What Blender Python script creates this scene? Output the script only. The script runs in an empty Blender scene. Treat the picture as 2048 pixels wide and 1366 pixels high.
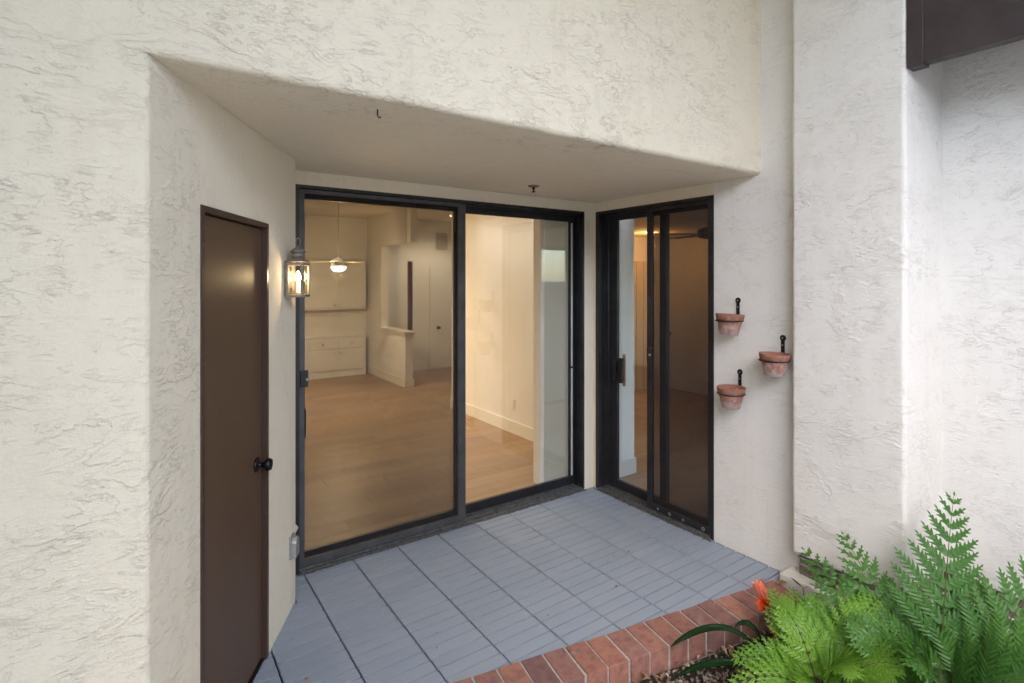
import bpy, bmesh, math, random
from mathutils import Vector, Matrix, noise
random.seed(7)
sc = bpy.context.scene
C = sc.collection
R = math.radians

# ------------------------------------------------------------------ camera, sky, sun, exposure
TH = R(34.78)
cam_d = bpy.data.cameras.new('camera'); cam = bpy.data.objects.new('camera', cam_d); C.objects.link(cam)
cam.location = (-3.241, -3.436, 1.785); cam.rotation_euler = (R(90), 0, -TH)
cam_d.sensor_width = 36; cam_d.lens = 18.98; cam_d.shift_y = -0.0605
cam_d.clip_start = 0.05; cam_d.clip_end = 2000
sc.camera = cam
w = bpy.data.worlds.new('World'); sc.world = w; w.use_nodes = True
wn = w.node_tree.nodes; wl = w.node_tree.links
sky = wn.new('ShaderNodeTexSky'); sky.sky_type = 'NISHITA'; sky.sun_disc = False
SUN_EL, SUN_AZ = R(46), R(213)            # azimuth clockwise from +Y
sky.sun_elevation = SUN_EL; sky.sun_rotation = SUN_AZ
sky.air_density = 1.0; sky.dust_density = 1.0; sky.ozone_density = 1.5
bg = wn['Background']; bg.inputs['Strength'].default_value = 0.15
wl.new(sky.outputs[0], bg.inputs['Color'])
sun_d = bpy.data.lights.new('sun', 'SUN'); sun = bpy.data.objects.new('sun', sun_d); C.objects.link(sun)
sun_d.energy = .7; sun_d.angle = R(80); sun_d.color = (1, .86, .66)
sd = Vector((math.sin(SUN_AZ) * math.cos(SUN_EL), math.cos(SUN_AZ) * math.cos(SUN_EL), math.sin(SUN_EL)))
sun.rotation_euler = sd.to_track_quat('Z', 'Y').to_euler(); sun.location = (-6, -6, 9)
sc.view_settings.view_transform = 'Standard'; sc.view_settings.look = 'None'
sc.view_settings.gamma = 1; sc.view_settings.use_curve_mapping = False
sc.view_settings.exposure = 2.72
sc.cycles.max_bounces = 10; sc.cycles.diffuse_bounces = 5; sc.cycles.glossy_bounces = 5
sc.cycles.transparent_max_bounces = 24; sc.cycles.sample_clamp_indirect = 6
sc.cycles.use_denoising = True

# ------------------------------------------------------------------ materials
class NT:
    def __init__(s, name):
        s.m = bpy.data.materials.new(name); s.m.use_nodes = True
        s.t = s.m.node_tree; s.n = s.t.nodes; s.l = s.t.links
        s.b = s.n['Principled BSDF']; s.o = s.n['Material Output']
    def N(s, k, **kw):
        x = s.n.new('ShaderNode' + k)
        for a, v in kw.items(): setattr(x, a, v)
        return x
    def L(s, a, b): s.l.new(a, b)
    def put(s, v, sock):
        if hasattr(v, 'links'): s.l.new(v, sock)
        else: sock.default_value = v
    def math(s, op, a, b=0.0, c=None, clamp=False):
        x = s.N('Math', operation=op); x.use_clamp = clamp
        s.put(a, x.inputs[0]); s.put(b, x.inputs[1])
        if c is not None: s.put(c, x.inputs[2])
        return x.outputs[0]
    def mr(s, v, a, b, c=0.0, d=1.0, smooth=False):
        x = s.N('MapRange'); x.interpolation_type = 'SMOOTHSTEP' if smooth else 'LINEAR'
        s.put(v, x.inputs['Value'])
        for k, q in zip(('From Min', 'From Max', 'To Min', 'To Max'), (a, b, c, d)): x.inputs[k].default_value = q
        return x.outputs[0]
    def noise(s, vec, scale, detail=3, rough=.5, dist=0.0):
        x = s.N('TexNoise'); s.L(vec, x.inputs['Vector'])
        x.inputs['Scale'].default_value = scale; x.inputs['Detail'].default_value = detail
        x.inputs['Roughness'].default_value = rough; x.inputs['Distortion'].default_value = dist
        return x.outputs[0]
    def mix(s, f, a, b, kind='MIX'):
        x = s.N('Mix', data_type='RGBA', blend_type=kind)
        s.put(f, x.inputs[0])
        for v, q in ((a, 6), (b, 7)):
            if hasattr(v, 'links'): s.l.new(v, x.inputs[q])
            else: x.inputs[q].default_value = (*v, 1) if len(v) == 3 else v
        return x.outputs[2]
    def ramp(s, f, stops):
        x = s.N('ValToRGB'); s.L(f, x.inputs[0]); e = x.color_ramp.elements
        while len(e) < len(stops): e.new(.5)
        for q, (p, c) in zip(e, stops): q.position = p; q.color = (*c, 1)
        return x.outputs[0]
    def pos(s, sc=(1, 1, 1), obj=False):
        g = s.N('TexCoord').outputs['Object'] if obj else s.N('NewGeometry').outputs['Position']
        x = s.N('Mapping'); s.L(g, x.inputs[0]); x.inputs['Scale'].default_value = sc
        return x.outputs[0]
    def bump(s, h, strength, dist):
        x = s.N('Bump'); s.L(h, x.inputs['Height']); x.inputs['Strength'].default_value = strength
        x.inputs['Distance'].default_value = dist; s.L(x.outputs[0], s.b.inputs['Normal'])
    def base(s, c, rough=.5, spec=.5, metal=0.0):
        if hasattr(c, 'links'): s.L(c, s.b.inputs['Base Color'])
        else: s.b.inputs['Base Color'].default_value = (*c, 1)
        s.put(rough, s.b.inputs['Roughness']); s.b.inputs['Specular IOR Level'].default_value = spec
        s.b.inputs['Metallic'].default_value = metal

def plain(name, c, rough=.5, spec=.5, metal=0.0, var=.12, scale=9, bump=0.0, obj=False):
    k = NT(name); p = k.pos(obj=obj); n = k.noise(p, scale, 4, .6)
    col = k.mix(k.mr(n, .3, .7), tuple(x * (1 - var) for x in c), tuple(min(1, x * (1 + var)) for x in c))
    k.base(col, k.mr(k.noise(p, scale * 3, 2), .3, .7, max(.02, rough - .08), rough + .08), spec, metal)
    if bump: k.bump(k.noise(p, scale * 14, 3), bump, .002)
    return k.m

def stucco(name, col, amp=1.0, vert=False):
    """skip trowelled stucco: overlapping feathered lips with grit, and shade painted under the lips"""
    k = NT(name); p0 = k.pos(); 
    def shift(v):
        x = k.N('VectorMath', operation='ADD'); k.L(p0, x.inputs[0]); x.inputs[1].default_value = v; return x.outputs[0]
    def field(vec, scale, mult, zk, dist):
        m = k.N('Mapping'); k.L(vec, m.inputs[0]); m.inputs['Scale'].default_value = (1.8, 1.8, .7) if vert else (.9, .9, 2.1)
        sp = k.N('SeparateXYZ'); k.L(vec, sp.inputs[0])
        n = k.noise(m.outputs[0], scale, 6, .62, dist)
        return k.math('MULTIPLY_ADD', n, mult, k.math('MULTIPLY', sp.outputs[2], zk))
    def lips(scale, mult, zk, dist, d):
        """edge of one trowel pass over the next: a lip on the upper side, a narrow crevice right under it"""
        v = field(p0, scale, mult, zk, dist)
        up = field(shift((d * .45, d * .45, d)), scale, mult, zk, dist)
        line = k.math('MINIMUM', k.math('ABSOLUTE', k.math('SUBTRACT', k.math('FLOOR', v), k.math('FLOOR', up))), 1.0)
        return line, k.math('FRACT', v)
    g1, f1 = lips(3.2, 11.0, 4.0, .3, .0042); g2, f2 = lips(7.5, 9.5, 6.0, .5, .0032)
    brk = k.mr(k.noise(p0, 7, 4, .6), .40, .58, 0, 1, True); brk2 = k.mr(k.noise(p0, 15, 4, .6), .42, .60, 0, 1, True)
    m1 = k.mr(k.noise(p0, 1.9, 3, .6), .36, .58, .25, 1, True); m2 = k.mr(k.noise(p0, 2.9, 4, .65, .5), .38, .58, .25, 1, True)
    e1 = k.math('MULTIPLY', m1, brk); e2 = k.math('MULTIPLY', m2, brk2)
    h = k.math('ADD', k.math('MULTIPLY', k.math('POWER', f1, 3.0), e1), k.math('MULTIPLY', k.math('MULTIPLY', k.math('POWER', f2, 3.0), e2), .55))
    grit = k.noise(p0, 130, 4, .65); brush = k.noise(k.pos((24, 24, 150) if not vert else (130, 130, 12)), 1.0, 3, .6)
    soft = k.noise(p0, 5.5, 4, .6)
    h = k.math('ADD', h, k.math('MULTIPLY', grit, .30)); h = k.math('ADD', h, k.math('MULTIPLY', brush, k.mr(k.noise(p0, 1.7, 2), .4, .6, .06, .42)))
    h = k.math('ADD', h, k.math('MULTIPLY', soft, .9))
    h = k.math('ADD', h, k.math('MULTIPLY', k.noise(k.pos((30, 30, 52) if not vert else (52, 52, 24)), 1.0, 5, .65, .6), k.mr(k.noise(p0, 2.3, 3), .35, .65, .35, 1.0)))
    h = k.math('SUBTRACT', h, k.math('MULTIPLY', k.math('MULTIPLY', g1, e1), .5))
    lip_shade = k.math('MULTIPLY', k.math('MAXIMUM', k.math('MULTIPLY', g1, e1), k.math('MULTIPLY', k.math('MULTIPLY', g2, e2), .8)), k.mr(k.noise(p0, 5, 3), .3, .65, .08 * amp, .36 * amp))  # crevice shade under the lips, put into the colour
    big = k.mix(k.mr(k.noise(p0, .9, 5, .6), .3, .7), tuple(x * .95 for x in col), tuple(min(1, x * 1.03) for x in col))
    streak = k.mr(k.noise(k.pos((11, 11, .55)), 1.0, 4, .6), .56, .78, 0, .16)
    big = k.mix(streak, big, tuple(x * q for x, q in zip(col, (.70, .64, .55))))
    speck = k.mr(k.noise(p0, 55, 2), .72, .78, 0, .35)
    c = k.mix(k.math('MAXIMUM', lip_shade, speck), big, (.25, .205, .15))
    k.base(c, .92, .12); k.bump(h, min(1.0, .78 * amp), .0056)
    return k.m

M = {}
CREAM_WARM_LIT = (.80, .728, .59); CREAM_COOL_LIT = (.80, .775, .738)  # one building paint; warm and cool light put into two tones
M['stucco'] = stucco('cream_stucco', CREAM_WARM_LIT, .88)
M['stucco_cool_lit'] = stucco('cool_lit_stucco', CREAM_COOL_LIT, .78)
M['stucco_cool_lit_soft'] = stucco('cool_lit_stucco_soft', CREAM_COOL_LIT, .62)
M['stucco_smooth'] = stucco('cream_stucco_brushed', CREAM_WARM_LIT, .55, True)
M['ledge'] = plain('painted_ledge', (.62, .60, .55), .8, .2, 0, .14, 14, .5)
M['beam'] = plain('brown_beam_paint', (.045, .034, .035), .45, .45, 0, .25, 6, .4)
M['alu'] = plain('bronze_aluminium', (.022, .022, .026), .42, .5, .2, .3, 7, .15)
M['alu_worn'] = plain('weathered_bronze_aluminium', (.075, .075, .078), .5, .45, .3, .25, 9, .15)
M['black'] = plain('black_plastic', (.012, .012, .014), .35, .5)
M['sill'] = plain('oxidised_sill', (.12, .12, .12), .6, .35, .4, .5, 40, .6)
M['white_paint'] = plain('white_paint', (.74, .72, .68), .5, .4, 0, .04, 5)
M['wall_in'] = plain('interior_wall_paint', (.75, .72, .67), .75, .2, 0, .04, 2)
M['ceil_in'] = plain('interior_ceiling_paint', (.72, .66, .55), .8, .2, 0, .04, 2)
M['knob'] = plain('dark_bronze_knob', (.02, .018, .02), .28, .6, .7)
M['steel'] = plain('galvanised_steel', (.42, .42, .43), .45, .5, .6, .2, 30)
M['wrought'] = plain('wrought_iron', (.012, .012, .014), .5, .5, .3, .3, 30)
M['lantern'] = plain('brushed_pewter', (.23, .205, .185), .5, .5, .35, .2, 40, .2)
M['candle'] = plain('candle_sleeve', (.75, .72, .68), .5, .3)
M['fan'] = plain('dark_fan', (.025, .018, .016), .5, .4)
M['grille'] = plain('vent_grille_paint', (.28, .24, .19), .6, .3)
M['cap_white'] = plain('cream_trim_paint', (.74, .70, .62), .5, .35, 0, .03)
M['closet'] = plain('closet_paint', (.62, .52, .36), .6, .3, 0, .05, 3)
M['mortar'] = plain('mortar', (.40, .38, .345), .9, .15, 0, .25, 60, .8)
M['dry'] = plain('dry_leaf', (.24, .14, .07), .75, .25, 0, .5, 30, .4)
M['dry2'] = plain('bleached_leaf', (.42, .32, .22), .75, .25, 0, .4, 30, .4)
M['tileroof'] = plain('clay_roof_tile', (.36, .15, .08), .7, .3, 0, .4, 5)
M['trunk'] = plain('palm_trunk', (.16, .12, .085), .85, .2, 0, .4, 12, .8)
M['blind'] = plain('pale_vane', (.82, .83, .80), .6, .3, 0, .05, 6)
def pleat():
    k = NT('pleated_fabric'); k.base((.84, .84, .80), .7, .2); tr = k.N('BsdfTranslucent'); tr.inputs[0].default_value = (.82, .82, .78, 1)
    mx = k.N('MixShader'); mx.inputs[0].default_value = .5; k.L(k.b.outputs[0], mx.inputs[1]); k.L(tr.outputs[0], mx.inputs[2]); k.L(mx.outputs[0], k.o.inputs[0]); return k.m
M['blind'] = pleat()
M['darkglass'] = plain('dark_window_glass', (.02, .025, .03), .05, .8)

def brown_door():
    k = NT('brown_door_paint'); p = k.pos()
    n = k.noise(k.pos((1, 1, .5)), 3, 4, .6)
    c = k.mix(k.mr(n, .3, .7), (.092, .054, .032), (.108, .064, .039))
    sp = k.mr(k.noise(p, 46, 1, .5), .815, .83, 0, .8)
    k.base(k.mix(sp, c, (.4, .34, .28)), k.mr(n, .3, .7, .40, .50), .42)
    k.bump(k.noise(p, 60, 3), .06, .002); return k.m
M['door'] = brown_door()
def brown_frame():
    k = NT('chipped_brown_frame_paint'); p = k.pos()
    ch = k.mr(k.noise(p, 38, 3, .7, 1.5), .70, .73, 0, 1)
    k.base(k.mix(ch, (.060, .034, .026), (.45, .36, .30)), .38, .5); return k.m
M['frame'] = brown_frame()

def deck():
    k = NT('grey_composite_slat'); oi = k.N('ObjectInfo').outputs['Random']; p = k.pos()
    gr = k.noise(k.pos((3, 120, 60)), 1, 3, .6); st = k.noise(p, 2.2, 4, .6)
    c = k.mix(oi, (.262, .304, .368), (.280, .322, .386))
    c = k.mix(k.mr(gr, .35, .65, 0, .16), c, (.235, .268, .32))
    c = k.mix(k.mr(st, .45, .75, 0, .25), c, (.325, .352, .40))
    k.base(c, .62, .3); return k.m
M['deck'] = deck()
M['deck_base'] = plain('black_tile_base', (.010, .010, .013), .7, .3)

def brick():
    k = NT('red_brick'); oi = k.N('ObjectInfo').outputs['Random']; p = k.pos()
    c = k.ramp(oi, [(0, (.20, .115, .11)), (.25, (.34, .155, .115)), (.5, (.38, .18, .135)), (.75, (.27, .14, .125)), (1, (.44, .205, .135))])
    n = k.noise(p, 22, 5, .65); n2 = k.noise(p, 95, 4, .7)
    c = k.mix(k.mr(n, .42, .72, 0, .6), c, (.11, .05, .045))
    c = k.mix(k.mr(n2, .6, .8, 0, .6), c, (.06, .035, .035))
    c = k.mix(k.mr(k.noise(p, 9, 5, .7), .56, .74, 0, .6), c, (.34, .26, .21))
    k.base(c, .88, .2); k.bump(k.math('ADD', n2, n), .7, .003); return k.m
M['brick'] = brick()

def terracotta():
    k = NT('weathered_terracotta'); p = k.pos(obj=True); oi = k.N('ObjectInfo').outputs['Random']
    sep = k.N('SeparateXYZ'); k.L(p, sep.inputs[0])
    off = k.N('VectorMath', operation='ADD'); k.L(p, off.inputs[0])
    cmb = k.N('CombineXYZ'); k.L(k.math('MULTIPLY', oi, 9), cmb.inputs[0]); k.L(cmb.outputs[0], off.inputs[1])
    n = k.noise(off.outputs[0], 26, 5, .65)
    bloom = k.mr(k.math('ADD', n, k.math('MULTIPLY', k.math('SUBTRACT', .095, sep.outputs[2]), 2.2)), .44, .76, 0, .85, True)
    c = k.mix(k.mr(k.noise(p, 50, 3), .3, .7), (.30, .125, .085), (.36, .175, .12))
    k.base(k.mix(bloom, c, (.46, .38, .365)), .85, .2); k.bump(k.noise(p, 180, 3), .2, .002); return k.m
M['terracotta'] = terracotta()

def plankfloor():
    k = NT('oak_vinyl_plank'); oi = k.N('ObjectInfo').outputs['Random']
    g = k.noise(k.pos((2.2, 60, 60)), 1, 4, .65, .8); g2 = k.noise(k.pos((1, 6, 6)), 1, 3)
    c = k.mix(oi, (.27, .165, .085), (.40, .255, .14))
    c = k.mix(k.mr(g, .35, .7, 0, .5), c, (.19, .115, .06)); c = k.mix(k.mr(g2, .4, .7, 0, .3), c, (.46, .31, .18))
    k.base(c, .42, .45); k.bump(g, .1, .001); return k.m
M['plank'] = plankfloor()

def glass(name, tint, refl=1.0):
    k = NT(name); k.n.remove(k.b)
    lw = k.N('LayerWeight'); lw.inputs['Blend'].default_value = .5
    f = k.math('POWER', lw.outputs['Facing'], 5.0)
    f = k.math('MULTIPLY_ADD', f, .93, .045)
    f = k.math('MULTIPLY', f, refl, clamp=True)
    t = k.N('BsdfTransparent'); t.inputs[0].default_value = (*tint, 1)
    g = k.N('BsdfGlossy'); g.inputs['Roughness'].default_value = 0.0; g.inputs['Color'].default_value = (1, 1, 1, 1)
    mx = k.N('MixShader'); k.L(f, mx.inputs[0]); k.L(t.outputs[0], mx.inputs[1]); k.L(g.outputs[0], mx.inputs[2])
    k.L(mx.outputs[0], k.o.inputs[0]); return k.m
M['glass'] = glass('window_glass', (.95, .96, .95), 1.7)
M['lglass'] = glass('lantern_glass', (.97, .95, .9), .6)
def screen():
    k = NT('insect_screen'); k.n.remove(k.b)
    p = k.pos(); s = k.N('SeparateXYZ'); k.L(p, s.inputs[0])
    t = k.N('BsdfTransparent'); d = k.N('BsdfDiffuse'); d.inputs[0].default_value = (.040, .036, .037, 1)
    mx = k.N('MixShader'); mx.inputs[0].default_value = .44
    k.L(t.outputs[0], mx.inputs[1]); k.L(d.outputs[0], mx.inputs[2]); k.L(mx.outputs[0], k.o.inputs[0]); return k.m
M['screen'] = screen()
def emit(name, c, s):
    k = NT(name); k.n.remove(k.b); e = k.N('Emission'); e.inputs[0].default_value = (*c, 1); e.inputs[1].default_value = s
    k.L(e.outputs[0], k.o.inputs[0]); return k.m
M['bulb'] = emit('candle_bulb_glow', (1, .80, .48), 7)
M['downlight'] = emit('downlight_glow', (1, .86, .6), 4)

def leaf(name, a, b, trans=.35, rough=.38):
    k = NT(name); p = k.pos(); oi = k.N('ObjectInfo').outputs['Random']
    n = k.noise(p, 9, 3); n2 = k.noise(p, 70, 2)
    f = k.math('ADD', k.math('MULTIPLY', n, .6), k.math('MULTIPLY', oi, .5)); f = k.math('ADD', f, k.math('MULTIPLY_ADD', n2, .5, -.3))
    c = k.mix(k.mr(f, .2, .9), a, b)
    c = k.mix(k.mr(k.noise(p, 19, 4, .7), .66, .76, 0, .7), c, (b[0] * 1.5, b[1] * .75, b[2] * .8))
    k.base(c, rough, .4)
    tr = k.N('BsdfTranslucent'); k.L(k.mix(.5, c, (b[0] * 1.6, b[1] * 1.7, b[2])), tr.inputs[0])
    mx = k.N('MixShader'); mx.inputs[0].default_value = trans
    k.L(k.b.outputs[0], mx.inputs[1]); k.L(tr.outputs[0], mx.inputs[2]); k.L(mx.outputs[0], k.o.inputs[0]); return k.m
M['fern_dark'] = leaf('dark_fern_leaf', (.048, .150, .028), (.115, .260, .045), .36, .42)
M['fern_light'] = leaf('young_fern_leaf', (.10, .25, .026), (.23, .42, .055), .40)
M['strap'] = leaf('strap_leaf', (.014, .052, .016), (.022, .075, .022), .12, .22)
M['stem'] = plain('fern_stem', (.075, .075, .025), .6, .3)
M['palm_leaf'] = leaf('palm_leaf', (.07, .13, .03), (.20, .27, .07), .35)
M['petal'] = leaf('orange_petal', (.72, .10, .03), (.85, .17, .06), .35, .5)
M['petal_pink'] = leaf('coral_petal', (.78, .22, .15), (.85, .30, .2), .35, .5)
def soil():
    k = NT('garden_soil'); p = k.pos(); n = k.noise(p, 26, 6, .7)
    k.base(k.ramp(n, [(.3, (.035, .027, .02)), (.6, (.085, .066, .05)), (.8, (.15, .125, .1))]), .95, .1)
    k.bump(n, 1, .03); return k.m
M['soil'] = soil()
def stone():
    k = NT('gravel_stone'); p = k.pos(); n = k.noise(p, 40, 2, .5)
    k.base(k.ramp(n, [(.25, (.09, .076, .064)), (.5, (.19, .165, .14)), (.7, (.33, .28, .235))]), .85, .25); return k.m
M['stone'] = stone()

# ------------------------------------------------------------------ helpers
def link(name, me, parent=None, mat=None):
    o = bpy.data.objects.new(name, me); C.objects.link(o)
    if mat is not None:
        for m in (mat if isinstance(mat, (list, tuple)) else [mat]): me.materials.append(m)
    if parent is not None: o.parent = parent
    return o
def obj(name, bm, mat, parent=None, smooth=False, world=True):
    """one mesh object; its coordinates are world ones unless world is False (then local to the parent)"""
    me = bpy.data.meshes.new(name); bm.normal_update(); bm.to_mesh(me); bm.free()
    if smooth:
        for p in me.polygons: p.use_smooth = True
    o = link(name, me, parent, mat)
    if parent is not None and world:
        m = Matrix.Identity(4); q = parent
        while q is not None: m = q.matrix_basis.copy() @ m if q.parent is None else q.matrix_parent_inverse.copy() @ q.matrix_basis.copy() @ m; q = q.parent
        o.matrix_parent_inverse = m.inverted()
    return o
def tag(o, label=None, cat=None, group=None, kind=None):
    for k, v in (('label', label), ('category', cat), ('group', group), ('kind', kind)):
        if v: o[k] = v
    return o
def thing(name, label, cat, loc=(0, 0, 0), rz=0.0, group=None, kind='thing'):
    o = bpy.data.objects.new(name, None); C.objects.link(o); o.location = loc; o.rotation_euler = (0, 0, rz)
    o.empty_display_size = .1
    return tag(o, label, cat, group, kind)
def B(): return bmesh.new()
def box(bm, lo, hi, bev=0.0, seg=2):
    x0, y0, z0 = lo; x1, y1, z1 = hi
    x0, x1 = min(x0, x1), max(x0, x1); y0, y1 = min(y0, y1), max(y0, y1); z0, z1 = min(z0, z1), max(z0, z1)
    v = [bm.verts.new(p) for p in ((x0, y0, z0), (x1, y0, z0), (x1, y1, z0), (x0, y1, z0), (x0, y0, z1), (x1, y0, z1), (x1, y1, z1), (x0, y1, z1))]
    fs = [bm.faces.new([v[i] for i in q]) for q in ((0, 3, 2, 1), (4, 5, 6, 7), (0, 1, 5, 4), (1, 2, 6, 5), (2, 3, 7, 6), (3, 0, 4, 7))]
    if bev:
        es = list({e for f in fs for e in f.edges})
        bmesh.ops.bevel(bm, geom=es, offset=bev, segments=seg, affect='EDGES', profile=.5)
    return bm
def prism(bm, pts, z0, z1, bev_at=(), bev=.018, seg=4):
    n = len(pts); a = [bm.verts.new((*p, z0)) for p in pts]; b = [bm.verts.new((*p, z1)) for p in pts]
    bm.faces.new(a[::-1]); bm.faces.new(b)
    es = []
    for i in range(n):
        j = (i + 1) % n; bm.faces.new((a[i], a[j], b[j], b[i]))
    if bev_at:
        bm.edges.ensure_lookup_table()
        es = [bm.edges.get((a[i], b[i])) for i in bev_at]
        bmesh.ops.bevel(bm, geom=es, offset=bev, segments=seg, affect='EDGES', profile=.5)
    bmesh.ops.recalc_face_normals(bm, faces=bm.faces)
    return bm
def lathe(bm, prof, at=(0, 0, 0), seg=24, axis='Z', cap=True):
    rings = []
    for r, z in prof:
        ring = []
        for i in range(seg):
            a = 2 * math.pi * i / seg; p = (r * math.cos(a), r * math.sin(a), z)
            if axis == 'X': p = (p[2], p[0], p[1])
            if axis == 'Y': p = (p[0], p[2], p[1])
            ring.append(bm.verts.new(Vector(p) + Vector(at)))
        rings.append(ring)
    for a, b in zip(rings, rings[1:]):
        for i in range(seg): bm.faces.new((a[i], a[(i + 1) % seg], b[(i + 1) % seg], b[i]))
    if cap:
        bm.faces.new(rings[0][::-1]); bm.faces.new(rings[-1])
    bmesh.ops.recalc_face_normals(bm, faces=bm.faces)
    return bm
def tube(bm, pts, r, seg=8, closed=False, taper=None):
    pts = [Vector(p) for p in pts]; n = len(pts); rings = []
    for i, p in enumerate(pts):
        if closed: t = pts[(i + 1) % n] - pts[i - 1]
        else: t = pts[min(i + 1, n - 1)] - pts[max(i - 1, 0)]
        t.normalize(); u = t.cross(Vector((0, 0, 1)))
        if u.length < 1e-3: u = t.cross(Vector((1, 0, 0)))
        u.normalize(); q = u.cross(t); rr = r if taper is None else r + (taper - r) * i / (n - 1)
        rings.append([bm.verts.new(p + (u * math.cos(a) + q * math.sin(a)) * rr) for a in (2 * math.pi * k / seg for k in range(seg))])
    for i in range(n if closed else n - 1):
        a, b = rings[i], rings[(i + 1) % n]
        for k in range(seg): bm.faces.new((a[k], a[(k + 1) % seg], b[(k + 1) % seg], b[k]))
    if not closed: bm.faces.new(rings[0][::-1]); bm.faces.new(rings[-1])
    return bm
def clip(bm, co, no):
    """cut away everything on the side the normal points to and close the cut"""
    g = bm.verts[:] + bm.edges[:] + bm.faces[:]
    r = bmesh.ops.bisect_plane(bm, geom=g, plane_co=co, plane_no=no, clear_outer=True)
    es = [e for e in r['geom_cut'] if isinstance(e, bmesh.types.BMEdge)]
    if es: bmesh.ops.holes_fill(bm, edges=[e for e in bm.edges if e.is_boundary])
    return bm
def light(name, loc, power, col, parent, r=.05, spot=None):
    d = bpy.data.lights.new(name, 'SPOT' if spot else 'POINT'); d.energy = power * .60; d.color = col; d.shadow_soft_size = r
    if spot: d.spot_size = R(spot); d.spot_blend = .6
    o = bpy.data.objects.new(name, d); C.objects.link(o); o.location = loc; o.parent = parent
    return o

# ------------------------------------------------------------------ ground
def make_ground():
    bm = B(); s = 400
    xs = [-s, -12] + [-6 + i * .25 for i in range(29)] + [8, s]; ys = [-s, -14] + [-8 + i * .25 for i in range(27)] + [9, s]
    g = {}
    for i, x in enumerate(xs):
        for j, y in enumerate(ys):
            near = -6 <= x <= 1 and -8 <= y <= -1.5
            g[i, j] = bm.verts.new((x, y, -.105 + (noise.noise(Vector((x * 1.7, y * 1.7, 0))) * .018 if near else 0)))
    for i in range(len(xs) - 1):
        for j in range(len(ys) - 1): bm.faces.new((g[i, j], g[i + 1, j], g[i + 1, j + 1], g[i, j + 1]))
    tag(obj('ground', bm, M['soil'], None, True), 'brown garden soil under the gravel beside the brick edging', 'ground', kind='structure')
make_ground()

bm = B(); box(bm, (-30, -9.0, -.2), (.3, -3.7, -.07), .01); box(bm, (-30, -3.7, -.2), (-2.25, -1.2, -.07))  # pale paving added behind the viewer to bounce light into the recess
tag(obj('bounce_paving', bm, plain('pale_concrete', (.58, .56, .53), .9, .2, 0, .1, 3, .3)), 'unseen pale concrete paving added to bounce light into the patio', 'path', kind='structure')

# ------------------------------------------------------------------ the building shell
LA = Vector((-3.216, -1.531)); LB = Vector((-2.516, -.283))          # the slanting wall that holds the brown door
LU = (LB - LA).normalized(); LN = Vector((LU.y, -LU.x))               # along it, and out of it into the patio
def lp(s, d=0.0): return LA + LU * s + LN * d
TOP = 5.2; SOF = 2.449
D0, D1, DZ = .322, .989, 2.05                                         # brown door opening
shell = thing('stucco_building', 'cream stucco building with recessed patio corner and deep soffit', 'building', (-1.5, 0, 0))
# left wall with the near part of the slanting wall
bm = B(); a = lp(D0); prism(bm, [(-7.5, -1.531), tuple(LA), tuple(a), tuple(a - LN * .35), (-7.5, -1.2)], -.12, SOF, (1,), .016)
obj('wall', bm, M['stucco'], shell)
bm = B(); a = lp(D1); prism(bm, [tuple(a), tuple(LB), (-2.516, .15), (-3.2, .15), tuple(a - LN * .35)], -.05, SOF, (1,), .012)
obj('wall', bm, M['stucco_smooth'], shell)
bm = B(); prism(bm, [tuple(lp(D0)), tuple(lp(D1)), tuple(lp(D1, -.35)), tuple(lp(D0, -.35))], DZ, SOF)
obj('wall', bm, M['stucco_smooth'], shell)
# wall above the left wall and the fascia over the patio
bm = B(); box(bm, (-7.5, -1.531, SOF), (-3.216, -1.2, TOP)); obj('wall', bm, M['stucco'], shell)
def fascia():
    bm = B(); n = 60; prof = []
    for q in range(7):
        a = math.pi / 2 * q / 6; prof.append((.028 * (1 - math.cos(a)) if False else .028 - .028 * math.sin(a), .028 - .028 * math.cos(a)))
    # profile from the underside to the face: (inset from face, height over the lip)
    prof = [(.30, .0)] + [(.028 - .028 * math.sin(t), .028 - .028 * math.cos(t)) for t in (math.pi / 2 * q / 6 for q in range(7))] + [(0, TOP - SOF)]
    rows = []
    for i in range(n + 1):
        x = -3.216 + 3.216 * (i / n) ** 1.25; fade = min(1, (x + 3.216) / .07); wob = noise.noise(Vector((x * 2.3, 0, 3))) * .006 + noise.noise(Vector((x * 7, 4, 3))) * .002
        if i in (0,): wob = 0
        rows.append([bm.verts.new((x, -1.531 + (d * fade if d < .2 else d), SOF + (h * fade if k < len(prof) - 1 else h) + (wob if k < len(prof) - 1 else 0))) for k, (d, h) in enumerate(prof)])
    for a, b in zip(rows, rows[1:]):
        for k in range(len(prof) - 1): bm.faces.new((a[k], b[k], b[k + 1], a[k + 1]))
    bmesh.ops.recalc_face_normals(bm, faces=bm.faces)
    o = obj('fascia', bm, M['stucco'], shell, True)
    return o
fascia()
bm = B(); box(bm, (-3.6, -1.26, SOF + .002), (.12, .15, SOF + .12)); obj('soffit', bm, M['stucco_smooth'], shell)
ADDED_EAVE_Z, ADDED_EAVE_D = 4.3, 3.0
bm = B(); box(bm, (-4.6, -1.532, -.12), (-3.95, -4.1, ADDED_EAVE_Z - .002)); obj('wall', bm, M['stucco'], shell)  # added side wall out of view, dims western light on the left wall
bm = B(); box(bm, (-7.5, -1.2, TOP - .2), (.6, 8, TOP)); obj('roof', bm, M['stucco'], shell)
bm = B(); box(bm, (-7.5, -1.525 - ADDED_EAVE_D, ADDED_EAVE_Z), (.62, -1.535, ADDED_EAVE_Z + .18)); obj('offscreen_eave', bm, M['ceil_in'], shell)  # added eave out of view, blocks high sky from the outer walls
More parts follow.
